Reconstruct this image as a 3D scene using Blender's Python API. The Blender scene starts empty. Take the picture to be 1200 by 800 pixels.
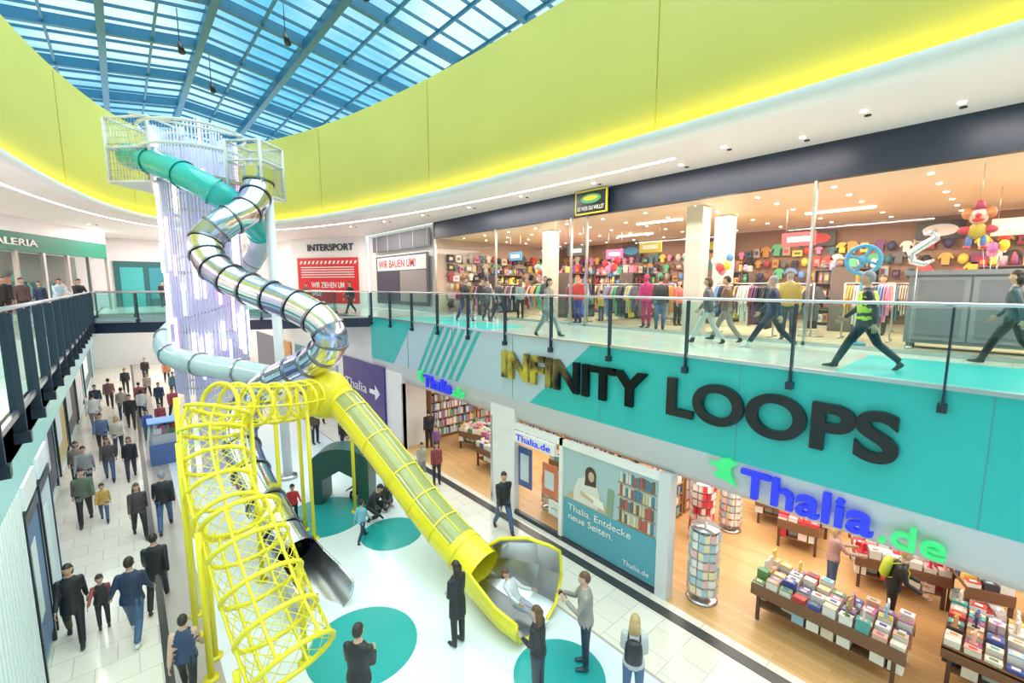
import bpy, math, random
from mathutils import Vector, Matrix, Euler
from mathutils.kdtree import KDTree
rnd=random.Random(7)
sc=bpy.context.scene
M={}
def mat(name,col=(.5,.5,.5),rough=.5,metal=0,emit=None,es=0,var=0,vs=3,spec=.5):
    m=bpy.data.materials.new(name);m.use_nodes=True;nt=m.node_tree;b=nt.nodes['Principled BSDF']
    b.inputs['Base Color'].default_value=(*col,1);b.inputs['Roughness'].default_value=rough;b.inputs['Metallic'].default_value=metal
    b.inputs['Specular IOR Level'].default_value=spec
    if emit: b.inputs['Emission Color'].default_value=(*emit,1);b.inputs['Emission Strength'].default_value=es
    if var:
        g=nt.nodes.new('ShaderNodeNewGeometry');n=nt.nodes.new('ShaderNodeTexNoise');n.inputs['Scale'].default_value=vs
        r=nt.nodes.new('ShaderNodeMapRange');r.inputs[3].default_value=1-var;r.inputs[4].default_value=1+var
        x=nt.nodes.new('ShaderNodeVectorMath');x.operation='SCALE';x.inputs[0].default_value=col
        nt.links.new(g.outputs['Position'],n.inputs['Vector']);nt.links.new(n.outputs['Fac'],r.inputs[0]);nt.links.new(r.outputs[0],x.inputs['Scale']);nt.links.new(x.outputs[0],b.inputs['Base Color'])
    M[name]=m;return m
def brickmat(name,c1,c2,mortar,sx,sy,rough,ms=.006,rot=0,off=.5):
    m=mat(name,c1,rough);nt=m.node_tree;b=nt.nodes['Principled BSDF']
    g=nt.nodes.new('ShaderNodeNewGeometry');mp=nt.nodes.new('ShaderNodeMapping');mp.inputs['Rotation'].default_value[2]=rot
    t=nt.nodes.new('ShaderNodeTexBrick');t.offset=off
    t.inputs['Color1'].default_value=(*c1,1);t.inputs['Color2'].default_value=(*c2,1);t.inputs['Mortar'].default_value=(*mortar,1)
    t.inputs['Scale'].default_value=1;t.inputs['Mortar Size'].default_value=ms;t.inputs['Brick Width'].default_value=sx;t.inputs['Row Height'].default_value=sy
    nt.links.new(g.outputs['Position'],mp.inputs[0]);nt.links.new(mp.outputs[0],t.inputs['Vector']);nt.links.new(t.outputs[0],b.inputs['Base Color'])
    return m
def glassmat(name,tint,gl=.5,gr=.02,base=.04):
    m=bpy.data.materials.new(name);m.use_nodes=True;nt=m.node_tree;nt.nodes.clear()
    o=nt.nodes.new('ShaderNodeOutputMaterial');mx=nt.nodes.new('ShaderNodeMixShader');t=nt.nodes.new('ShaderNodeBsdfTransparent');g=nt.nodes.new('ShaderNodeBsdfGlossy')
    t.inputs[0].default_value=(*tint,1);g.inputs['Roughness'].default_value=gr;g.inputs[0].default_value=(1,1,1,1)
    lw=nt.nodes.new('ShaderNodeLayerWeight');lw.inputs[0].default_value=.5
    p=nt.nodes.new('ShaderNodeMath');p.operation='POWER';p.inputs[1].default_value=4
    q=nt.nodes.new('ShaderNodeMath');q.operation='MULTIPLY_ADD';q.inputs[1].default_value=gl;q.inputs[2].default_value=base
    nt.links.new(lw.outputs['Facing'],p.inputs[0]);nt.links.new(p.outputs[0],q.inputs[0]);nt.links.new(q.outputs[0],mx.inputs[0])
    nt.links.new(t.outputs[0],mx.inputs[1]);nt.links.new(g.outputs[0],mx.inputs[2]);nt.links.new(mx.outputs[0],o.inputs[0])
    M[name]=m;return m
p=mat('paint',(.5,.5,.5),.5);a=p.node_tree.nodes.new('ShaderNodeAttribute');a.attribute_name='Col';p.node_tree.links.new(a.outputs['Color'],p.node_tree.nodes['Principled BSDF'].inputs['Base Color'])
mat('white',(.87,.84,.84),.5,var=.02);mat('offwhite',(.75,.75,.76),.4,var=.03);mat('greyband',(.60,.60,.65),.35,var=.03)
mat('yellowwall',(.74,.67,.14),.5,var=.06,vs=.4);mat('ledyellow',(1,.9,.1),.5,emit=(1,.86,.02),es=17)
mat('led',(1,1,1),.5,emit=(1,.97,.95),es=9);mat('ledwarm',(1,1,1),.5,emit=(1,.85,.7),es=6)
mat('navy',(.02,.03,.06),.35,var=.1);mat('black',(.012,.012,.016),.3,var=.1);mat('blacktrim',(.02,.03,.05),.3)
mat('teal',(.03,.48,.47),.3,var=.04,vs=1);mat('fascia',(.5,.62,.72),.3,var=.03);mat('paleteal',(.35,.72,.75),.25,var=.03)
mat('roofblue',(.02,.14,.26),.4,var=.1);mat('chrome',(.8,.81,.86),.15,1,var=.03);mat('chromeblue',(.55,.57,.8),.18,1,var=.03);mat('steel',(.6,.6,.62),.28,1,var=.05);mat('darksteel',(.3,.31,.35),.3,1,var=.05)
mat('yellow',(.85,.73,.03),.3,var=.04);mat('smokeyellow',(.34,.36,.14),.08,var=.1);mat('epoxy',(.74,.78,.81),.15,var=.02,vs=.6);mat('tealfloor',(.02,.34,.34),.25,var=.04)
mat('tealtube',(.04,.50,.48),.15,var=.03);mat('tubeclear',(.50,.66,.68),.12,var=.05)
mat('strip',(.45,.39,.34),.25,var=.06);mat('darkline',(.05,.05,.05),.3,var=.1)
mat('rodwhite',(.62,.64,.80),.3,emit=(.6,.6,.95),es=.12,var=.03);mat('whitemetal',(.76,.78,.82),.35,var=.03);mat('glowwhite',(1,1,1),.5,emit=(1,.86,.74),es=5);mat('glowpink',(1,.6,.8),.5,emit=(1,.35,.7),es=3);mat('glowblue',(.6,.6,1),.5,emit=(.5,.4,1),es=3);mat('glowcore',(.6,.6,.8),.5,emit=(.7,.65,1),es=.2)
mat('signblue',(.02,.03,.5),.4,emit=(.02,.04,.9),es=.5);mat('signgreen',(.05,.6,.2),.4,emit=(.05,.7,.2),es=.4)
mat('red',(.7,.02,.03),.4,var=.03);mat('purple',(.06,.03,.22),.35,var=.05);mat('green',(.01,.20,.12),.4,var=.04);mat('darkgreen',(.02,.09,.08),.35,var=.1);mat('brown',(.30,.17,.11),.5,var=.1)
g=mat('goldreflect',(.55,.42,.08),.25,.7);nt=g.node_tree
ge=nt.nodes.new('ShaderNodeNewGeometry');sx=nt.nodes.new('ShaderNodeSeparateXYZ');mr=nt.nodes.new('ShaderNodeMapRange');mr.inputs[1].default_value=8.4;mr.inputs[2].default_value=5.7
no=nt.nodes.new('ShaderNodeTexNoise');no.inputs['Scale'].default_value=2.5;ad=nt.nodes.new('ShaderNodeMath');ad.operation='MULTIPLY_ADD';ad.inputs[1].default_value=1.1
rp=nt.nodes.new('ShaderNodeValToRGB');e=rp.color_ramp.elements;e[0].position=.5;e[0].color=(.75,.62,.12,1);e[1].position=1;e[1].color=(.012,.015,.02,1);x_=e.new(.75);x_.color=(.18,.13,.07,1)  # mirror letters' yellow reflection painted into the colour, gold fading to black
nt.links.new(ge.outputs['Position'],sx.inputs[0]);nt.links.new(ge.outputs['Position'],no.inputs[0]);nt.links.new(sx.outputs['Y'],mr.inputs[0]);nt.links.new(no.outputs['Fac'],ad.inputs[0]);nt.links.new(mr.outputs[0],ad.inputs[2]);nt.links.new(ad.outputs[0],rp.inputs[0]);nt.links.new(rp.outputs[0],nt.nodes['Principled BSDF'].inputs['Base Color'])
brickmat('tile',(.80,.72,.63),(.74,.66,.57),(.46,.42,.38),.6,.6,.14)
brickmat('tileup',(.74,.67,.58),(.68,.61,.53),(.45,.41,.36),.6,.6,.15)
brickmat('wood',(.72,.44,.20),(.62,.36,.14),(.38,.2,.08),1.6,.14,.3,ms=.003,rot=math.pi/2)
glassmat('glass',(.96,.98,.98),.3);glassmat('railglass',(.58,.87,.85),.3);glassmat('roofglass',(.66,.90,.96),.2)
def frames(pts,closed=False):
    pts=[Vector(p) for p in pts];k=len(pts);o=[];u=None
    for i,p in enumerate(pts):
        a=pts[(i-1)%k] if (closed or i>0) else p;b=pts[(i+1)%k] if (closed or i<k-1) else p
        t=(b-a).normalized()
        if u is None:
            u=t.cross(Vector((0,0,1)))
            if u.length<1e-3:u=Vector((1,0,0))
        u=(u-t*u.dot(t)).normalized();o.append((p,t,u,t.cross(u)))
    return o
def smooth(P,n=5):
    P=[Vector(p) for p in P];o=[]
    for i in range(len(P)-1):
        a=P[max(i-1,0)];b=P[i];c=P[i+1];d=P[min(i+2,len(P)-1)]
        for j in range(n):
            t=j/n;o.append(.5*((2*b)+(c-a)*t+(2*a-5*b+4*c-d)*t*t+(3*b-a-3*c+d)*t**3))
    o.append(P[-1]);return o
class MB:
    def __init__(s): s.v=[];s.f=[];s.m=[];s.s=[]
    def add(self,vs,fs,m,smooth=False):
        o=len(self.v);self.v+=[tuple(v) for v in vs]
        for f in fs: self.f.append(tuple(i+o for i in f));self.m.append(m);self.s.append(smooth)
    def box(s,c,d,m,rz=0,rot=None):
        R=rot if rot is not None else Matrix.Rotation(rz,3,'Z');c=Vector(c)
        vs=[c+R@Vector((x*d[0]/2,y*d[1]/2,z*d[2]/2)) for z in(-1,1) for y in(-1,1) for x in(-1,1)]
        s.add(vs,[(0,2,3,1),(4,5,7,6),(0,1,5,4),(1,3,7,5),(3,2,6,7),(2,0,4,6)],m)
    def bx(s,x0,x1,y0,y1,z0,z1,m): s.box(((x0+x1)/2,(y0+y1)/2,(z0+z1)/2),(x1-x0,y1-y0,z1-z0),m)
    def loft(s,rings,m,cap=True,closed=False,smooth=True,ringclosed=True):
        n=len(rings[0]);vs=[v for r in rings for v in r];fs=[];k=len(rings)
        for i in range(k if closed else k-1):
            a=i*n;b=((i+1)%k)*n
            for j in range(n if ringclosed else n-1): fs.append((a+j,a+(j+1)%n,b+(j+1)%n,b+j))
        if cap and not closed and ringclosed: fs.append(tuple(range(n))[::-1]);fs.append(tuple((k-1)*n+j for j in range(n)))
        s.add(vs,fs,m,smooth)
    def tube(s,pts,r,m,n=8,cap=True,closed=False):
        F=frames(pts,closed);rr=r if isinstance(r,(list,tuple)) else [r]*len(F)
        s.loft([[p+(u*math.cos(2*math.pi*j/n)+w*math.sin(2*math.pi*j/n))*rr[i] for j in range(n)] for i,(p,t,u,w) in enumerate(F)],m,cap,closed)
    def prism(s,poly,vec,m):
        n=len(poly);v=Vector(vec);vs=[Vector(p) for p in poly]+[Vector(p)+v for p in poly]
        s.add(vs,[tuple(range(n))[::-1],tuple(range(n,2*n))]+[(i,(i+1)%n,n+(i+1)%n,n+i) for i in range(n)],m)
    def ell(s,c,r,m,n=10,k=6,R=None,keep=None,fn=None):
        c=Vector(c);vs=[];fs=[]
        for i in range(k+1):
            ph=math.pi*i/k
            for j in range(n):
                th=2*math.pi*j/n;q=Vector((math.sin(ph)*math.cos(th)*r[0],math.sin(ph)*math.sin(th)*r[1],math.cos(ph)*r[2]))
                if fn:q=fn(q)
                vs.append(q)
        for i in range(k):
            for j in range(n):
                f=(i*n+j,i*n+(j+1)%n,(i+1)*n+(j+1)%n,(i+1)*n+j)
                if keep and not keep(sum((vs[q] for q in f),Vector())/4): continue
                fs.append(f[::-1])
        s.add([c+(R@q if R else q) for q in vs],fs,m,True)
    def build(s,name,parent=None):
        me=bpy.data.meshes.new(name);me.from_pydata(s.v,[],s.f)
        keys=[];idx=[];cols=[]
        for f,m in zip(s.f,s.m):
            k='paint' if isinstance(m,tuple) else m
            if k not in keys: keys.append(k)
            idx.append(keys.index(k));c=m if isinstance(m,tuple) else (.5,.5,.5)
            cols+=[c[0],c[1],c[2],1]*len(f)
        for k in keys: me.materials.append(M[k])
        me.polygons.foreach_set('material_index',idx);me.polygons.foreach_set('use_smooth',s.s)
        at=me.color_attributes.new('Col','FLOAT_COLOR','CORNER');at.data.foreach_set('color',cols)
        me.update();o=bpy.data.objects.new(name,me);sc.collection.objects.link(o)
        if parent:o.parent=parent
        return o
def text(name,s,m,O,u,w,W,H,ext=.03,off=.015,parent=None):
    c=bpy.data.curves.new(name,'FONT');c.body=s;c.extrude=ext;c.offset=off
    o=bpy.data.objects.new(name,c);sc.collection.objects.link(o);dg=bpy.context.evaluated_depsgraph_get()
    me=bpy.data.meshes.new_from_object(o.evaluated_get(dg));bpy.data.objects.remove(o)
    xs=[v.co.x for v in me.vertices];ys=[v.co.y for v in me.vertices];x0,x1,y0,y1=min(xs),max(xs),min(ys),max(ys)
    O=Vector(O);u=Vector(u).normalized();w=Vector(w);nn=u.cross(w)
    for v in me.vertices: v.co=O+u*((v.co.x-x0)/(x1-x0)*W)+w*((v.co.y-y0)/(y1-y0)*H)+nn*v.co.z
    me.materials.clear();me.materials.append(M[m]);ob=bpy.data.objects.new(name,me);sc.collection.objects.link(ob)
    if parent:ob.parent=parent
    return ob
def empty(name):
    e=bpy.data.objects.new(name,None);sc.collection.objects.link(e);return e
# ================= PEOPLE
SK=(.62,.38,.27)
def D(a): return math.radians(a)
def person(name,x,y,z,hd,H=1.72,top=(.02,.02,.025),bot=(.03,.04,.08),shoe=(.03,.03,.03),hair=(.03,.02,.015),skin=SK,fem=0,hl=0,hem=None,
           la=(-12,6,14),ra=(12,6,18),ll=(0,2),rl=(0,2),lean=2,pack=None,hy=0,hp=0,seat=None,inw=(0,0),vest=None,arm=None,wide=1.08,hs=None,phone=0):
    k=H/1.75;hs=hs or (1.0 if H>1.45 else 1.0+.35*(1.45-H)/.5)
    S=MB();arm=arm or top;N=12
    def ring(c,rx,ry,X=Vector((1,0,0)),Y=Vector((0,1,0))): return [c+X*(rx*math.cos(2*math.pi*j/N))+Y*(ry*math.sin(2*math.pi*j/N)) for j in range(N)]
    hw=.09
    def leg(sd,a,kn):
        a=D(a);kk=D(kn);h=Vector((sd*hw,0,0));v1=Vector((sd*.03,math.sin(a),-math.cos(a)))*.43;v2=Vector((0,math.sin(a-kk),-math.cos(a-kk)))*.41
        return h,h+v1,h+v1+v2,a-kk
    L=leg(-1,*ll);Rr=leg(1,*rl)
    zp=(.085-min(L[2].z,Rr[2].z)) if seat is None else seat/k
    pel=Vector((0,0,zp));ln=D(lean);sp=Vector((0,math.sin(ln),math.cos(ln)));fw=Vector((0,math.cos(ln),-math.sin(ln)));X=Vector((1,0,0))
    for h,kn,an,ang in(L,Rr):
        h=h+pel;kn=kn+pel;an=an+pel
        S.tube([h+Vector((0,0,.03)),h.lerp(kn,.35),kn,kn.lerp(an,.35),an],[.097,.09,.069,.065,.055],bot,10)
        pt=max(min(0,ang*.9),-1.0) if seat is None else ang*.8
        fd=Vector((0,math.cos(pt),math.sin(pt)));hl_=an+Vector((0,-.055,-.035));
        S.loft([ring(hl_,.032,.035,X,fd.cross(X)),ring(hl_+fd*.06,.042,.045,X,fd.cross(X)),ring(hl_+fd*.15-Vector((0,0,.01)),.045,.032,X,fd.cross(X)),ring(hl_+fd*.24-Vector((0,0,.018)),.032,.02,X,fd.cross(X))],shoe)
    wf=(.92 if fem else 1.0)*wide
    tr=[(-.09,.15,.10),(0,.168,.118),(.12,.145,.105),(.24,.158,.115),(.36,.178,.118),(.45,.172,.1),(.51,.11,.075),(.545,.06,.06)]
    S.loft([ring(pel+sp*s,rx*wf,ry,X,fw) for s,rx,ry in tr[:2]],bot)
    S.loft([ring(pel+sp*s,(rx+.012)*wf,ry+.014,X,fw) for s,rx,ry in tr[1:]],top)
    if vest: S.loft([ring(pel+sp*s,(rx+.025)*wf,ry+.03,X,fw) for s,rx,ry in tr[1:7]],vest)
    hem=hem if hem is not None else .84
    if seat is None and abs(lean)<25:
        h0=hem-.92;spread=.02+abs(math.sin(D(ll[0]))-math.sin(D(rl[0])))*.12
        S.loft([ring(pel+Vector((0,0,.14)),.155*wf,.12,X,fw),ring(pel,.185*wf,.138),ring(pel+Vector((0,0,h0)),.19*wf,.14+spread*(-h0*2))],top)
    S.tube([pel+sp*.50,pel+sp*.64],[.055,.052],skin,10)
    hands=[]
    for sd,(f,ab,eb),iw in((-1,la,inw[0]),(1,ra,inw[1])):
        sh=pel+sp*.455+X*(sd*.165*wf);f=D(f);ab=D(ab);eb=D(eb)
        def dr(a,inwd=0):
            v=X*(sd*(math.sin(ab)-inwd))+(-sp*math.cos(a)+fw*math.sin(a))*math.cos(ab);return v.normalized()
        el=sh+dr(f)*.28;fd=dr(f+eb,iw);wr=el+fd*.25
        S.ell(sh,(.064,.064,.064),arm);S.tube([sh,sh.lerp(el,.5),el,el.lerp(wr,.5),wr],[.062,.058,.05,.046,.037],arm,10)
        hands.append((sd,wr,fd))
    tmp=bpy.data.meshes.new('t');tmp.from_pydata([tuple(v) for v in S.v],[],S.f);to=bpy.data.objects.new('t',tmp);sc.collection.objects.link(to)
    md=to.modifiers.new('r','REMESH');md.mode='VOXEL';md.voxel_size=.018;md.use_smooth_shade=True
    sm=to.modifiers.new('s','SMOOTH');sm.iterations=2;sm.factor=.5
    ev=to.evaluated_get(bpy.context.evaluated_depsgraph_get());me=ev.to_mesh()
    kd=KDTree(len(S.f))
    for i,f in enumerate(S.f):
        c=Vector()
        for q in f:c+=Vector(S.v[q])
        kd.insert(c/len(f),i)
    kd.balance();B=MB();B.v=[tuple(v.co) for v in me.vertices]
    for pl in me.polygons:
        _,i,_=kd.find(pl.center);B.f.append(tuple(pl.vertices));B.m.append(S.m[i]);B.s.append(True)
    ev.to_mesh_clear();bpy.data.objects.remove(to);bpy.data.meshes.remove(tmp)
    for sd,wr,fd in hands:
        n_=X*(-sd);n_=(n_-fd*n_.dot(fd)).normalized();sdv=fd.cross(n_)*(-sd)
        if sdv.dot(fw)<0:sdv=-sdv
        pr=[]
        for t,w,th in((-.02,.022,.018),(.02,.032,.016),(.06,.042,.014),(.09,.038,.011)): pr.append([wr+fd*t+sdv*(w*math.cos(2*math.pi*j/8))+n_*(th*math.sin(2*math.pi*j/8)) for j in range(8)])
        B.loft(pr,skin)
        for q,(o,ln_) in enumerate(((.03,.068),(.01,.078),(-.01,.072),(-.029,.055))):
            a0=wr+fd*.085+sdv*o;c1=(fd+n_*.25).normalized();c2=(fd+n_*.9).normalized()
            B.tube([a0,a0+c1*ln_*.5,a0+c1*ln_*.5+c2*ln_*.5],[.0095,.0088,.007],skin,5)
        a0=wr+fd*.025+sdv*.028;td=(fd*.7+sdv*.8+n_*.25).normalized();B.tube([a0,a0+td*.035,a0+td*.035+(td+n_*.5+fd*.4).normalized()*.03],[.012,.010,.008],skin,5)
        if phone and sd==phone: B.box(wr+fd*.1+n_*.03,(.014,.075,.15),(.02,.02,.03),rot=Matrix((n_,sdv,fd)).transposed())
    hc=pel+sp*(.70+.1*(hs-1))+fw*.015
    R=Matrix.Rotation(D(-hy),3,'Z')@Matrix.Rotation(D(hp)-ln*.4,3,'X')
    def hd_fn(q):
        t=max(0,-q.z/.12);q.x*=1-.3*t*t;q.y=q.y*(1-.12*t*t)+.008*t;return q*hs
    B.ell(hc,(.075,.092,.12),skin,14,10,R,fn=hd_fn)
    def at(x_,y_,z_): return hc+R@(Vector((x_,y_,z_))*hs)
    h1=hs
    B.ell(at(0,.094,-.018),(.012*h1,.018*h1,.02*h1),skin,6,5,R);B.ell(at(0,.086,-.062),(.022*h1,.008*h1,.006*h1),(.45,.15,.13),8,4,R)
    for e in(-1,1):
        B.ell(at(e*.029,.081,.004),(.013*h1,.009*h1,.008*h1),(.8,.8,.78),8,4,R);B.ell(at(e*.029,.0885,.004),(.006*h1,.004*h1,.006*h1),(.03,.02,.02),6,4,R)
        B.ell(at(e*.029,.086,.024),(.016*h1,.005*h1,.004*h1),hair,6,4,R);B.ell(at(e*.077,-.005,-.005),(.011*h1,.02*h1,.03*h1),skin,6,5,R)
    lim=-.055 if hl==0 else -.09
    B.ell(hc+R@Vector((0,-.010,.016))*hs,(.084,.102,.117),hair,14,10,R,keep=lambda c:((c.y/hs<.0) or c.z/hs>.052) and (c.z/hs>lim or (c.y/hs<-.03 and hl>0)) and not(hl==0 and abs(c.x/hs)>.05 and c.z/hs<.0 and c.y/hs>-.02),fn=lambda q:q*hs)
    if hl:
        ends={1:[(.03,.086,.07),(-.06,.09,.06),(-.13,.075,.045)],2:[(.03,.086,.07),(-.08,.098,.06),(-.20,.105,.05),(-.32,.09,.04),(-.40,.05,.025)]}[hl]
        B.loft([[hc+R@(Vector((rx*math.cos(2*math.pi*j/10),-.055-.03*(0.03-zz)+ry*math.sin(2*math.pi*j/10),0))*hs)+Vector((0,0,zz*hs)) for j in range(10)] for zz,rx,ry in ends],hair)
    if pack:
        c=pel+sp*.30-fw*.19
        B.loft([[c+sp*s+X*(rx*math.cos(2*math.pi*j/10))+fw*(ry*math.sin(2*math.pi*j/10)) for j in range(10)] for s,rx,ry in((-.2,.11,.06),(-.17,.14,.085),(0,.145,.09),(.15,.13,.08),(.19,.09,.05))],pack)
        for e in(-1,1): B.tube([pel+sp*.15+X*e*.13-fw*.13,pel+sp*.3+X*e*.12+fw*.14,pel+sp*.42+X*e*.1+fw*.13,pel+sp*.53+X*e*.09-fw*.02,pel+sp*.45+X*e*.1-fw*.14],.014,pack,5)
    RM=Matrix.Rotation(D(-hd),3,'Z');B.v=[tuple(RM@(Vector(v)*k)+Vector((x,y,z))) for v in B.v]
    return B.build(name)
BK=(.018,.018,.022);NV=(.02,.035,.09);JN=(.06,.12,.25);GY=(.28,.28,.30);BR=(.12,.06,.03);BLD=(.5,.33,.15);WH=(.75,.75,.73)
def W1(i=1): return dict(ll=(26,6),rl=(-16,20),la=(-22,6,14),ra=(20,6,22)) if i>0 else dict(ll=(-16,20),rl=(26,6),la=(20,6,22),ra=(-22,6,14))
P='pedestrian';UP=5.37
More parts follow.
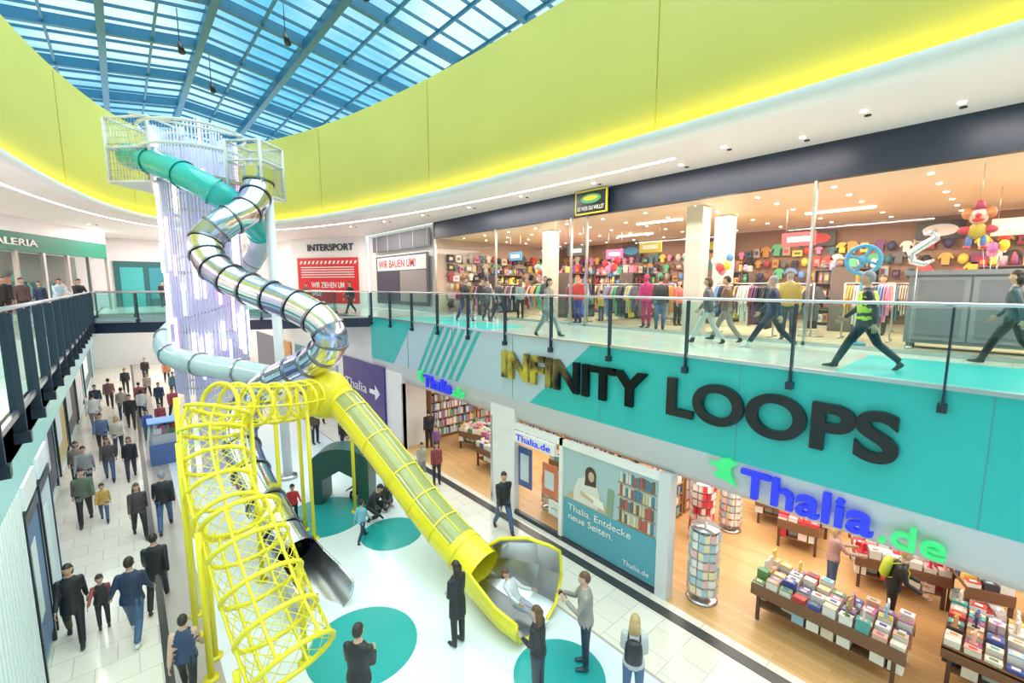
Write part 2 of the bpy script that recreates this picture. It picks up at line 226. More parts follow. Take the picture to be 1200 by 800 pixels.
PE=[
(P,(-1.2,11.35),178,1.64,dict(top=BK,bot=BK,hl=1,fem=1,hem=.7,**W1())),
('child',(-.8,11.43),175,1.1,dict(top=(.03,.03,.04),bot=(.03,.03,.04),arm=(.3,.05,.05),ra=(50,15,10))),
(P,(-.33,10.63),15,1.72,dict(top=NV,bot=JN,shoe=WH,ll=(24,6),rl=(-14,22),la=(-10,20,50),ra=(15,10,30))),
(P,(.06,11.52),10,1.66,dict(top=BK,bot=BK,**W1(-1))),
(P,(.3,8.48),12,1.5,dict(top=(.03,.06,.13),arm=SK,bot=BK,**W1())),
(P,(-.15,15.17),175,1.58,dict(top=(.06,.05,.05),bot=BK,fem=1,hl=2,hair=BR,**W1())),
(P,(.4,15.14),5,1.76,dict(top=BK,bot=JN,hair=GY,**W1(-1))),
(P,(-1.38,19.57),180,1.68,dict(top=GY,bot=BK,**W1())),
(P,(-1.61,20.5),176,1.64,dict(top=(.3,.24,.2),bot=NV,fem=1,hl=1,**W1(-1))),
(P,(-.83,20.46),180,1.6,dict(top=(.10,.08,.08),bot=JN,fem=1,hl=2,hair=BR,**W1())),
(P,(-.26,20.15),180,1.58,dict(top=BK,bot=(.05,.04,.08),fem=1,hl=1,hair=BR,**W1(-1))),
(P,(-1.47,28.35),5,1.82,dict(top=WH,bot=GY,**W1())),
(P,(-.16,27.37),180,1.74,dict(top=BK,bot=BK,**W1())),
(P,(-.46,29.82),0,1.68,dict(top=(.4,.34,.28),bot=NV,**W1(-1))),
('child',(.37,24.57),180,1.5,dict(top=(.05,.1,.35),bot=(.03,.2,.3),fem=1,hl=1,**W1())),
(P,(.87,25.64),178,1.5,dict(top=(.3,.05,.07),bot=(.04,.05,.2),**W1())),
(P,(1.07,30.6),180,1.6,dict(top=NV,bot=BK,**W1(-1))),
(P,(.26,31.31),0,1.6,dict(top=(.3,.08,.08),bot=BK,**W1())),
('child',(3.2,13.18),200,1.12,dict(top=(.6,.03,.04),bot=BK,la=(30,20,40))),
('crouching_visitor',(4.9,11.81),150,1.7,dict(top=BK,bot=BK,ll=(105,135),rl=(60,125),lean=30,la=(50,5,40),ra=(50,5,50),hp=-20)),
('seated_visitor',(5.68,12.33),230,1.66,dict(top=(.05,.05,.06),bot=NV,seat=.14,ll=(85,70),rl=(95,90),lean=8,la=(40,5,40),ra=(45,5,45),hl=1,fem=1)),
('seated_visitor',(5.3,13.6),250,1.2,dict(top=(.25,.04,.05),bot=BK,seat=.14,ll=(85,60),rl=(95,90),lean=8,la=(40,5,40),ra=(45,5,45))),
(P,(6.28,17.42),190,1.72,dict(top=BK,bot=BK)),
(P,(5.76,19.44),170,1.7,dict(top=(.1,.07,.06),bot=BK)),
('child',(7.48,13.38),200,1.3,dict(top=(.45,.4,.32),bot=GY)),
(P,(7.61,12.63),200,1.5,dict(top=(.25,.05,.06),bot=BK,fem=1,hl=1)),
(P,(7.44,8.87),195,1.80,dict(top=(.02,.02,.025),bot=JN,**W1())),
(P,(4.26,6.43),350,1.68,dict(top=BK,bot=BK,fem=1,hl=2,hem=.62,la=(5,4,45),ra=(5,4,55),inw=(.6,.6))),
('visitor_with_phone',(5.67,4.52),318,1.82,dict(top=(.30,.27,.25),bot=(.02,.03,.06),hair=BR,la=(30,6,100),ra=(38,6,85),inw=(.5,.5),shoe=(.05,.08,.1),phone=-1)),
(P,(4.62,4.64),340,1.64,dict(top=BK,bot=(.05,.05,.07),fem=1,hl=2,hair=BR,la=(10,5,80),ra=(5,5,30),inw=(.6,.3))),
(P,(5.61,3.5),60,1.64,dict(top=(.5,.5,.52),bot=JN,fem=1,hl=2,hair=BLD,pack=BK,la=(10,5,60),ra=(10,5,60),inw=(.5,.5))),
(P,(2.22,6.05),50,1.74,dict(top=BK,bot=BK,la=(12,6,75),ra=(12,6,75),inw=(.5,.5))),
('shopper',(11.3,2.2),150,1.6,dict(top=(.5,.3,.28),bot=JN,fem=1,hl=2,hair=BLD,la=(40,5,50),ra=(40,5,50))),
('shopper',(11.0,1.15),170,1.72,dict(top=BK,bot=BK,hair=BLD,pack=(.5,.6,.05),lean=12,la=(30,5,50),ra=(30,5,50))),
('shopper',(9.2,15.8),20,1.65,dict(top=BK,bot=BK)),('shopper',(8.99,14.9),200,1.2,dict(top=(.2,.1,.3),bot=BK)),
(P,(1.9,33.5),180,1.66,dict(top=(.1,.2,.3),bot=NV,**W1())),(P,(-1.0,33.0),0,1.72,dict(top=(.2,.1,.1),bot=BK,**W1())),(P,(2.6,36.5),180,1.7,dict(top=(.3,.3,.32),bot=BK,**W1(-1))),(P,(-.3,37),180,1.65,dict(top=BK,bot=BK,**W1())),(P,(6.9,22.5),180,1.7,dict(top=(.1,.1,.2),bot=BK,**W1())),(P,(.7,34.5),190,1.6,dict(top=(.5,.4,.35),bot=BK,fem=1,hl=1,**W1(-1))),
(P,(-1.1,24.2),180,1.7,dict(top=(.1,.15,.3),bot=BK,**W1())),(P,(-.6,23.6),180,1.62,dict(top=(.55,.5,.45),bot=NV,fem=1,hl=2,hair=BLD,**W1(-1))),('child',(-.9,16.9),180,1.15,dict(top=(.6,.35,.1),bot=JN,**W1())),(P,(-1.3,17.1),178,1.7,dict(top=(.12,.16,.12),bot=BK,**W1(-1))),(P,(1.5,28.0),170,1.7,dict(top=(.35,.05,.08),bot=BK,**W1())),(P,(.3,28.9),0,1.65,dict(top=(.6,.6,.62),bot=NV,fem=1,hl=1,**W1())),(P,(-1.5,31.5),180,1.7,dict(top=NV,bot=GY,**W1())),(P,(1.9,39),180,1.7,dict(top=(.5,.2,.1),bot=BK,**W1())),(P,(.8,41),180,1.7,dict(top=BK,bot=BK,**W1(-1))),
('child',(4.3,11.0),60,1.15,dict(top=(.2,.45,.6),bot=NV,**W1())),(P,(6.9,15.6),190,1.7,dict(top=(.45,.3,.2),bot=JN,fem=1,hl=2,hair=BR)),('child',(5.9,16.2),150,1.2,dict(top=(.7,.6,.1),bot=BK)),
('u',),
(P,(10.18,14.48),175,1.78,dict(top=BK,bot=NV,**W1())),
(P,(10.82,13.92),180,1.7,dict(top=(.06,.06,.07),bot=BK,**W1(-1))),
(P,(11.48,13.93),180,1.72,dict(top=(.03,.04,.06),bot=BK,**W1())),
(P,(8.85,8.6),170,1.66,dict(top=(.25,.22,.18),bot=(.3,.3,.28),fem=1,hl=1,hem=.6,**W1())),
(P,(10.61,4.95),-15,1.66,dict(top=(.12,.12,.13),bot=(.6,.58,.55),fem=1,hl=1,hair=BR,**W1())),
(P,(11.4,4.85),-15,1.7,dict(top=(.18,.1,.07),bot=(.3,.25,.22),**W1(-1))),
(P,(10.8,3.59),-18,1.74,dict(top=NV,bot=(.03,.035,.06),hair=GY,shoe=WH,ll=(36,8),rl=(-24,22),la=(-22,6,14),ra=(20,6,22))),
('shop_mannequin',(13.1,8.2),270,1.78,dict(top=(.5,.02,.15),bot=(.5,.02,.15),hair=(.5,.02,.15),skin=(.5,.02,.15))),
('shop_mannequin',(12.8,12.6),270,1.78,dict(top=(.05,.05,.07),bot=(.3,.02,.03),hair=(.1,.1,.1),skin=(.4,.3,.25))),
('shop_mannequin',(12.8,3.9),270,1.78,dict(top=(.4,.3,.05),bot=(.05,.05,.06),hair=(.1,.1,.1),skin=(.4,.3,.25))),
('shop_mannequin',(12.8,10.9),270,1.78,dict(top=(.5,.05,.05),bot=(.05,.05,.3),hair=(.5,.1,.05),skin=(.6,.4,.3))),
('shopper',(12.6,7.4),60,1.7,dict(top=BK,bot=JN)),('shopper',(14.6,7.9),200,1.6,dict(top=(.4,.1,.1),bot=BK,fem=1,hl=1)),('shopper',(14.4,12.3),260,1.75,dict(top=NV,bot=BK)),('shopper',(12.7,14.0),30,1.65,dict(top=(.2,.3,.3),bot=BK,fem=1,hl=2,hair=BR)),('shopper',(16.3,14.4),200,1.7,dict(top=WH,bot=NV)),('shopper',(12.6,16.7),100,1.7,dict(top=BK,bot=BK)),('shopper',(14.2,10.9),20,1.2,dict(top=(.7,.5,.1),bot=JN)),('shopper',(16.1,2.6),270,1.7,dict(top=(.5,.4,.4),bot=BK,fem=1,hl=1)),
('security_guard',(9.26,1.66),-12,1.72,dict(top=(.03,.03,.05),vest=(.65,.85,.08),bot=(.02,.025,.04),hair=GY,ll=(30,6),rl=(-24,24),la=(-20,8,20),ra=(24,8,24))),
(P,(11.6,.05),10,1.72,dict(top=(.05,.1,.12),bot=BK,fem=1,hl=1,**W1())),
(P,(8.7,22.4),250,1.72,dict(top=BK,bot=BK,ll=(30,6),rl=(-20,20))),
(P,(8.7,29.5),200,1.65,dict(top=(.3,.1,.1),bot=BK,**W1())),
('visitor_at_railing',(-2.1,27.7),150,1.72,dict(top=(.45,.6,.75),bot=NV,lean=12,la=(40,8,40),ra=(40,8,40))),
('visitor_at_railing',(-1.5,27.9),150,1.72,dict(top=BK,bot=BK,lean=12,la=(40,8,40),ra=(40,8,40))),
(P,(2.0,36.5),200,1.7,dict(top=BK,bot=BK)),
(P,(-3.35,25.2),160,1.75,dict(top=BK,bot=BK)),(P,(-2.83,24.7),160,1.7,dict(top=(.1,.05,.05),bot=BK)),(P,(-2.7,28.3),190,1.6,dict(top=NV,bot=BK,hl=1,fem=1)),
]
up=False
for q in PE:
    if len(q)==1: up=True;continue
    nm,(X_,Y_),hd,Hh,kw=q
    person(nm,X_,Y_,UP if up else (.018 if (X_>.8 and X_<6.4 and Y_<24) else .01),hd,Hh,**kw)
person('slide_rider',5.55,6.2,.2,165,1.45,top=(.6,.6,.62),bot=(.35,.35,.4),hair=BR,hl=1,fem=1,seat=.17,ll=(80,24),rl=(88,40),lean=-30,la=(30,12,30),ra=(25,12,30),shoe=WH,hp=-15)
CE=9.9;EX,EY,EA,EB=3.3,6.0,6.0,24.0
# ---------- floors
b=MB();b.bx(-14,8.3,-10,52,-.3,0,'tile');b.build('floor')
b=MB();b.bx(.8,6.4,-10,24,0,.012,'epoxy');b.build('floor_play_area')
b=MB();b.bx(.15,.8,-10,50,0,.008,'strip');b.bx(.02,.15,-10,50,0,.009,'darkline');b.bx(7.85,8.1,-10,50,0,.009,'darkline');b.bx(6.4,6.46,-10,24,0,.009,'strip');b.build('trim_floor_strips')
b=MB()
for x,y,r in((2.9,7.6,1.0),(5.05,10.8,.82),(3.96,12.95,1.2),(5.2,4.7,.8),(2.2,24.0,1.6)):
    b.prism([(x+r*math.cos(a*math.pi/32),y+r*math.sin(a*math.pi/32),.012) for a in range(64)],(0,0,.006),'tealfloor')
b.build('floor_teal_circles')
b=MB();b.bx(8.3,20,-8,17.2,-.3,0,'wood');b.build('floor_bookshop')
b=MB();b.bx(8.3,12,-8,52,UP-.42,UP,'tileup');b.bx(-14,-1,-8,52,UP-.42,UP,'tileup');b.bx(-1,8.3,30,52,UP-.42,UP,'tileup');b.build('floor_upper')
b=MB();b.bx(12,21,-8,19.6,UP-.42,UP,(.5,.36,.25));b.build('floor_upper_shop')
b=MB();b.bx(8.45,11.2,-1.2,1.9,UP,UP+.01,'teal');b.bx(8.45,10.2,11,15,UP,UP+.01,'teal')
for i in range(4): b.prism([(8.45,15.6+i*.7,UP),(11.6,14.6+i*.7,UP),(11.6,14.9+i*.7,UP),(8.45,15.9+i*.7,UP)],(0,0,.01),'teal')
b.build('floor_upper_teal_inlay')
# ---------- right fascia
b=MB();b.bx(8.24,8.3,-8,19.0,3.55,UP,'fascia');b.build('wall_fascia_right')
b=MB()
def fq(ya,yb,yc,yd,za=3.56,zb=UP-.01,m='teal'): b.prism([(8.24,ya,zb),(8.24,yb,zb),(8.24,yc,za),(8.24,yd,za)],(-.008,0,0),m)
fq(6.6,-8,-8,8.7)
for i in range(7):
    y=13.6-i*.42;fq(y,y-.2,y+1.1,y+1.3)
fq(19,15.2,16.9,19)
for y in(-3,0.1,3.2,6.3,9.4,12.5,15.6): b.bx(8.228,8.24,y-.006,y+.006,3.56,UP-.01,(.1,.3,.33))
b.build('trim_fascia_teal_graphics')
b=MB()
b.loft([[(8.24,-8,3.55),(8.24,19,3.55)],[(8.28,-8,3.3),(8.28,19,3.3)],[(8.36,-8,3.0),(8.36,19,3.0)],[(8.5,-8,2.8),(8.5,19,2.8)],[(8.9,-8,2.78),(8.9,19,2.78)]],'greyband',cap=False,ringclosed=False)
b.build('wall_signband_right')
# ---------- soffit
b=MB();n=128;ro=[]
for i in range(n):
    a=2*math.pi*i/n;d=Vector((math.cos(a)*EA,math.sin(a)*EB,0));k=[]
    if d.x>1e-6:k.append((12.05-EX)/d.x)
    if d.x<-1e-6:k.append((-16-EX)/d.x)
    if d.y>1e-6:k.append((54-EY)/d.y)
    if d.y<-1e-6:k.append((-19-EY)/d.y)
    t=min(k);ro.append(Vector((EX+d.x*t,EY+d.y*t,CE)))
def ell(off,z): return [Vector((EX+(EA+off)*math.cos(2*math.pi*i/n),EY+(EB+off)*math.sin(2*math.pi*i/n),z)) for i in range(n)]
b.loft([ro,ell(.25,CE),ell(.08,CE+.03),ell(0,CE+.12),ell(0,CE+.3),ell(.06,CE+.32)],'white',cap=False);b.loft([ro,[v+Vector((0,0,.25)) for v in ell(.3,CE)]],'white',cap=False)
b.build('ceiling_soffit')
b=MB();b.loft([ell(.38,CE),ell(.38,14.4),ell(.6,14.45)],'yellowwall',cap=False);b.build('wall_oval_yellow')
b=MB()
for i in range(0,n,8):
    a=2*math.pi*i/n;x,y=EX+(EA+.37)*math.cos(a),EY+(EB+.37)*math.sin(a);b.tube([(x,y,CE+.3),(x,y,14.3)],.01,(.45,.42,.05),4)
b.build('trim_oval_seams')
b=MB();b.loft([ell(.3,CE+.14),ell(.16,CE+.14)],'ledyellow',cap=False);b.build('cove_led_strip')
b=MB();r1=ell(1.28,CE-.012);r2=ell(1.36,CE-.012);b.loft([r1[0:80],r2[0:80]],'led',cap=False,ringclosed=False);b.build('linear_ceiling_light')
b=MB()
for x,y in((10.6,-1),(11.2,1),(10.4,2.2),(11.2,3.4),(10.6,4.8),(11.3,6.2),(11.2,9),(10.9,12),(10.8,15),(10.4,18),(10,21),(9.5,24),(-4,10),(-4.5,15),(-4,20),(-3.5,25),(-1,32),(3,33),(6,32)):
    for dx in(0,.3): b.tube([(x+dx,y,CE-.02),(x+dx,y,CE+.005)],.055,'black' if dx else 'ledwarm',12)
b.build('recessed_downlights')
# skylight
sky=empty('window_skylight');b=MB()
def rafter(k,w,h):
    for sg in(-1,1):
        ang=math.atan2(-1.8,13.0)
        b.box((EX+sg*6.5,k,16.0),(13.1,w,h),'roofblue',rot=Matrix.Rotation(sg*-ang,3,'Y'))
for k in range(-18,44): rafter(k,.2 if k%4==0 else .06,.4 if k%4==0 else .1)
for j in range(1,9):
    for sg in(-1,1): b.box((EX+sg*j*1.55,13,16.9-j*1.55*1.8/13-.06),(.08,64,.12),'roofblue')
b.box((EX,13,16.8),(.25,64,.4),'roofblue')
for x in(-3.1,3.1): b.box((EX+x,13,16.3),(.25,64,.42),'roofblue')
b.build('frame',sky)
b=MB()
for sg in(-1,1): b.add([(EX,-20,17.05),(EX,46,17.05),(EX+sg*13,46,15.25),(EX+sg*13,-20,15.25)],[(0,1,2,3)],'roofglass')
b.build('glazing',sky)
b=MB()
for x,y in((1.0,15),(4.8,17),(2.2,20),(5.8,13),(3.5,23)): b.tube([(x,y,16.2),(x,y,15.1)],.015,'black',6);b.tube([(x,y,15.1),(x+.05,y-.1,14.75)],[.07,.11],'black',10)
b.build('hanging_spotlights',sky)
# ---------- upper right shop
b=MB();b.bx(12,12.2,-8,19.7,9.1,CE,'navy');b.build('wall_shop_header')
b=MB();b.bx(12.2,21,-8,19.6,9.1,9.2,(.92,.78,.62));b.build('ceiling_upper_shop')
b=MB();b.bx(21,21.2,-8,19.6,UP,9.2,'brown');b.bx(12,21,19.6,19.75,UP,CE,(.55,.42,.34));b.bx(12,21,-8.2,-8,UP,9.2,(.7,.6,.5));b.build('wall_upper_shop')
b=MB()
for y0,y1 in((-8,9.9),(10.6,19.6)): b.add([(12.03,y0,UP+.05),(12.03,y1,UP+.05),(12.03,y1,9.1),(12.03,y0,9.1)],[(0,1,2,3)],'glass')
b.build('window_upper_shop')
b=MB()
for y in(3.3,-2.2,9.9,10.6,14.8,19.6): b.bx(11.99,12.08,y-.03,y+.03,UP,9.1,'steel')
b.bx(11.99,12.08,-8,19.6,UP,UP+.08,'steel');b.build('trim_upper_shop_mullions')
b=MB()
for x,y in((13.2,6.6),(15.5,6.8),(14,13.5),(16.5,-1)): b.bx(x-.25,x+.25,y-.25,y+.25,UP,9.1,(.70,.62,.54))
b.build('wall_upper_shop_columns')
b=MB()
for i in range(6):
    for j in range(16): b.tube([(13+i*1.4,-7+j*1.7,9.08),(13+i*1.4,-7+j*1.7,9.1)],.055,'ledwarm',10)
for x,y in((15,-1),(17,4),(15,9),(18,12)): b.bx(x-.06,x+.06,y-.9,y+.9,9.05,9.1,'ledwarm')
b.build('shop_ceiling_spotlights')
def slabwall(name,p,q,z0,z1,m,th=.2):
    p=Vector((*p,0));q=Vector((*q,0));d=(q-p).normalized();nn=Vector((-d.y,d.x,0))*th
    b=MB();b.prism([(p.x,p.y,z0),(q.x,q.y,z0),(q.x+nn.x,q.y+nn.y,z0),(p.x+nn.x,p.y+nn.y,z0)],(0,0,z1-z0),m);return b.build(name)
slabwall('wall_upper_right_far',(12.2,28),(12.2,19.8),UP,CE,'white')
slabwall('wall_upper_angled',(8.9,33),(12,28),UP,CE,'white')
slabwall('wall_upper_far',(-14,40),(8.9,40),UP,CE,'white')
slabwall('wall_upper_passage',(8.9,40),(8.9,33),UP,CE,'white')
slabwall('wall_left_upper',(-9,-10),(-9,40),UP,CE,'white')
slabwall('wall_lower_far',(-14,50),(9,50),0,UP-.43,'offwhite')
b=MB();b.bx(-1.75,-1.55,-10,13.6,0,4.55,'paleteal');b.bx(-2.4,-2.2,13.6,50,0,4.55,'paleteal');b.bx(-2.4,-1.55,13.5,13.7,0,4.55,'paleteal');b.build('wall_lower_left')
b=MB()
for i in range(62): b.bx(-1.55,-1.47,-1+i*.18,-1+i*.18+.08,.02,3.9,(.80,.86,.90))
b.build('wall_cladding_ribs')
b=MB()
for i,(y0,y1,c) in enumerate(((10.4,11.6,(.1,.2,.4)),(12,13.3,(.6,.7,.8)),(14,15.6,(.05,.1,.3)),(16,18,(.5,.2,.3)),(18.6,21,(.05,.07,.1)),(22,25,(.6,.5,.2)),(26,30,(.1,.1,.12)),(31,35,(.6,.6,.65)),(37,45,(.1,.15,.2)))):
    o=-1.54 if y0<13.5 else -2.19
    b.bx(o,o+.04,y0,y1,.3,2.8,c);b.bx(o,o+.06,y0-.08,y0,0,3,'blacktrim');b.bx(o,o+.06,y1,y1+.08,0,3,'blacktrim');b.bx(o,o+.06,y0,y1,2.8,3,'blacktrim')
    b.bx(o+.04,o+.045,y0+.15,(y0+y1)/2,1,2.4,(.7,.8,.85));b.bx(o+.0,o+.07,y0,y1,3.1,3.5,(.75,.8,.85))
b.build('window_left_shopfronts')
b=MB();b.bx(8.3,8.5,16.3,17.7,0,3.2,'white');b.bx(8.3,8.5,17.7,50,0,UP-.43,'white');b.bx(8.3,8.5,9.4,10.5,0,3.2,'white')
b.bx(8.5,9.5,16.5,17,0,2.78,'white')
b.bx(18,18.2,-8,17,0,3.0,'white');b.bx(8.5,18,17.0,17.2,0,3.0,'white');b.bx(8.5,18,-8.2,-8,0,3.0,'white');b.build('wall_lower_shops')
b=MB();b.bx(8.5,18,-8,17,3.0,3.1,'white');b.build('ceiling_bookshop')
b=MB();b.bx(8.28,8.55,4.45,4.72,0,2.82,(.7,.7,.72));b.bx(8.3,8.4,7.5,7.62,0,2.8,'white');b.bx(8.3,8.4,4.7,9.4,2.62,2.8,'white');b.bx(8.3,8.42,4.7,9.4,0,.12,'blacktrim')
b.bx(8.28,8.45,10.42,10.5,0,2.8,'steel');b.bx(8.28,8.45,16.3,16.38,0,2.8,'steel');b.build('trim_shop_frames')
b=MB();b.add([(8.33,7.6,.1),(8.33,9.4,.1),(8.33,9.4,2.65),(8.33,7.6,2.65)],[(0,1,2,3)],'glass');b.build('window_display')
po=empty('window_poster');b=MB();b.bx(8.36,8.4,4.72,7.5,.12,2.62,(.42,.55,.6));b.bx(8.35,8.36,4.74,7.48,.14,1.25,(.10,.36,.48))
for j in range(4):
    for i in range(12):
        c=rnd.choice([(.5,.1,.08),(.6,.5,.3),(.1,.2,.3),(.7,.65,.55),(.2,.12,.08)]);b.bx(8.345,8.36,4.85+i*.075,4.85+i*.075+.06,1.3+j*.32,1.3+j*.32+rnd.uniform(.2,.28),c)
    b.bx(8.345,8.36,4.8,5.8,1.26+j*.32,1.29+j*.32,(.4,.25,.12))
def flat(pts,o,c): b.prism([(8.35-o,q[0],q[1]) for q in pts],(-.003,0,0),c)
flat([(7.45,1.26),(5.95,1.26),(6.1,1.5),(6.6,1.55),(7.2,1.5)],.002,(.55,.42,.32))
flat([(7.15,1.3),(6.35,1.3),(6.3,1.7),(6.45,1.98),(6.75,2.02),(7.0,1.9),(7.12,1.6)],.006,(.72,.70,.66))
flat([(6.6+.17*math.cos(a*.4),2.12+.2*math.sin(a*.4)) for a in range(16)],.01,(.08,.04,.03));flat([(6.75,2.15),(6.45,2.15),(6.42,1.85),(6.78,1.8)],.009,(.08,.04,.03))
flat([(6.57+.09*math.cos(a*.4),2.08+.13*math.sin(a*.4)) for a in range(16)],.014,(.65,.42,.32))
flat([(6.75,1.45),(6.15,1.35),(6.2,1.55),(6.5,1.62),(6.75,1.6)],.014,(.85,.82,.75));flat([(6.9,1.5),(6.5,1.42),(6.48,1.5),(6.9,1.62)],.018,(.65,.42,.32))
flat([(6.1,1.28),(5.92,1.28),(5.9,1.95),(6.08,1.95)],.004,(.25,.35,.25))
b.build('printed_panel',po)
text('lettering','Thalia. Entdecke\nneue Seiten.','white',(8.33,7.3,.72),(0,-1,0),(0,0,1),1.9,.42,.002,.0,po);text('small_lettering','Thalia.de','white',(8.33,5.6,.28),(0,-1,0),(0,0,1),.7,.12,.002,0,po)
def railing(name,pts,n,ext=.3,z=UP):
    e=empty(name);g=MB();p=MB();h=MB();P,Q=Vector(pts[0]),Vector(pts[1]);d=(Q-P);L=d.length;dn=d.normalized();rz=math.atan2(dn.y,dn.x)
    Z=Vector((0,0,1));g.add([P+Z*(z+.08),Q+Z*(z+.08),Q+Z*(z+1.08),P+Z*(z+1.08)],[(0,1,2,3)],'railglass')
    for i in range(n+1):
        c=P+d*i/n;p.box((c.x,c.y,z+.55-ext/2),(.025,.11,1.1+ext),'blacktrim',rz);p.box((c.x,c.y,z-ext+.05),(.1,.16,.12),'blacktrim',rz)
    h.tube([P+Z*(z+1.14),Q+Z*(z+1.14)],.026,'steel',10);h.box(((P+Q)/2+Z*(z+.03)),(L,.04,.06),'steel',rz)
    g.build('glass_panels',e);p.build('posts',e);h.build('handrail',e);return e
railing('glass_railing',((8.2,-4.9,0),(8.2,18.8,0)),13)
railing('glass_railing',((-.95,-4,0),(-.95,22.9,0)),22)
railing('glass_railing',((-.9,22.95,0),(8.15,18.9,0)),7,.0)
railing('glass_railing',((-.9,26.9,0),(8.15,22.9,0)),7,.0)
b=MB();b.prism([(-.98,23.1,UP-.42),(8.22,19.0,UP-.42),(8.22,22.8,UP-.42),(-.98,26.8,UP-.42)],(0,0,.4),'navy');b.build('floor_footbridge')
b=MB();b.bx(-1.05,-1.0,-8,50,4.6,UP,'paleteal');b.bx(-2.4,-1.05,-8,50,4.56,4.62,'white');b.build('wall_fascia_left')
# ---------- signs
text('infinity_sign','INFINITY','goldreflect',(8.17,9.77,4.13),(0,-1,0),(0,0,1),4.75,.78,.05,.03)
text('loops_sign','LOOPS','black',(8.17,4.55,4.16),(0,-1,0),(0,0,1),3.6,.78,.05,.03)
def shopsign(y0,z0,L,H,xx=8.2):
    e=empty('shop_sign');text('lettering_blue','Thalia','signblue',(xx,y0-L*.18,z0),(0,-1,0),(0,0,1),L*.58,H,.05,.02,e);text('lettering_green','.de','signgreen',(xx,y0-L*.78,z0),(0,-1,0),(0,0,1),L*.22,H*.7,.05,.012,e)
    m=MB();s=L*.16;pts=[(0,.72),(.3,.8),(.45,1.0),(.7,1.08),(.98,.92),(.8,.75),(.78,.5),(1.0,.05),(.6,.2),(.35,.2),(.2,.35),(.45,.5),(.3,.62)];m.prism([(xx-.05,y0-q[0]*s,z0+H*.2+q[1]*s*.9) for q in pts],(.08,0,0),'signgreen');m.build('bird_emblem',e)
shopsign(3.65,2.98,3.3,.5);shopsign(14.9,3.05,3.1,.45)
e=empty('small_shop_sign');b=MB();b.bx(8.2,8.29,7.7,9.3,2.3,2.6,'white');b.build('panel',e);text('lettering','Thalia.de','signblue',(8.19,9.2,2.36),(0,-1,0),(0,0,1),1.35,.18,.01,.0,e)
e=empty('advertising_panel');b=MB();b.bx(8.2,8.29,17.8,22.5,.4,3.25,'purple');b.prism([(8.19,18.2,2.0),(8.19,18.7,2.35),(8.19,18.7,2.1),(8.19,19.3,2.1),(8.19,19.3,1.9),(8.19,18.7,1.9),(8.19,18.7,1.65)],(-.01,0,0),'white');b.build('panel',e);text('lettering','Thalia','white',(8.18,22.2,1.8),(0,-1,0),(0,0,1),2.6,.45,.01,.0,e)
b=MB()
for y0,y1,c in((23.5,26,(.5,.5,.55)),(27,31,(.1,.3,.4)),(32,35,(.6,.3,.1)),(36,42,(.15,.15,.2))): b.bx(8.22,8.3,y0,y1,.2,3,c)
b.build('window_right_shopfronts')
e=empty('wall_billboard');b=MB();b.bx(11.95,12.0,20.2,26.4,5.7,8.5,(.10,.09,.12));b.bx(11.93,11.95,20.4,23.3,5.9,7.6,(.3,.25,.25));b.bx(11.93,11.95,23.4,26.2,5.9,7.6,(.05,.05,.08));b.bx(11.95,12.0,20.0,26.8,8.8,9.7,(.12,.13,.15))
for i in range(5): b.bx(11.93,11.95,20.2+i*1.5,20.25+i*1.5,8.8,9.7,(.5,.5,.5))
b.bx(11.94,11.95,20.4,26.2,7.65,8.4,(.75,.74,.75))
b.build('panel',e);text('lettering','WIR BAUEN UM!','red',(11.93,26.0,7.8),(0,-1,0),(0,0,1),4.5,.45,.005,.01,e)
A0=Vector((8.9,33,0));A1=Vector((12,28,0));du=(A1-A0).normalized();nn=Vector((-du.y,du.x,0))*-1
def onA(s,z,o=.03): return A0+du*s+nn*o+Vector((0,0,z))
e=empty('sale_banner');b=MB();b.prism([onA(.5,5.6),onA(5.3,5.6),onA(5.3,8.6),onA(.5,8.6)],nn*.03,'red')
for i in range(5): b.prism([onA(.8,7.95-i*.16,.07),onA(5.0,7.95-i*.16,.07),onA(5.0,8.01-i*.16,.07),onA(.8,8.01-i*.16,.07)],nn*.01,'white')
for i in range(14): b.prism([onA(.7+i*.33,8.2,.07),onA(.85+i*.33,8.2,.07),onA(.95+i*.33,8.4,.07),onA(.8+i*.33,8.4,.07)],nn*.01,'white')
b.build('panel',e);text('lettering','WIR ZIEHEN UM\nSALE','white',onA(1.6,6.1,.08),du,(0,0,1),2.6,.9,.01,.01,e);text('storefront_lettering','INTERSPORT','navy',onA(1.4,9.05,.06),du,(0,0,1),3.6,.45,.02,.02)
G0=Vector((-6.5,24.5,0));G1=Vector((-.5,36,0));du2=(G1-G0).normalized()
def onG(s,z,o=0): return G0+du2*s+Vector((du2.y,-du2.x,0))*o+Vector((0,0,z))
Lg=(G1-G0).length;b=MB()
b.prism([onG(0,8.35),onG(Lg,8.35),onG(Lg,9.2),onG(0,9.2)],Vector((-du2.y,du2.x,0))*.3,'green');b.prism([onG(0,9.2),onG(Lg,9.2),onG(Lg,CE),onG(0,CE)],Vector((-du2.y,du2.x,0))*.2,'white')
for i in range(9):
    s=i*Lg/8;b.prism([onG(s,UP),onG(s+.15,UP),onG(s+.15,8.35),onG(s,8.35)],Vector((-du2.y,du2.x,0))*.15,'steel' if i%2 else (.5,.45,.4))
b.prism([onG(0,UP,-1.6),onG(Lg,UP,-1.6),onG(Lg,8.4,-1.6),onG(0,8.4,-1.6)],Vector((-du2.y,du2.x,0))*.1,(.2,.22,.2))
for i in range(16):
    s=.5+i*.75;b.prism([onG(s,UP,-1.5),onG(s+.55,UP,-1.5),onG(s+.55,UP+rnd.uniform(1,2.2),-1.5),onG(s,UP+1.6,-1.5)],Vector((du2.y,-du2.x,0))*.3,rnd.choice([(.5,.4,.3),(.1,.3,.25),(.6,.6,.55),(.35,.15,.1)]))
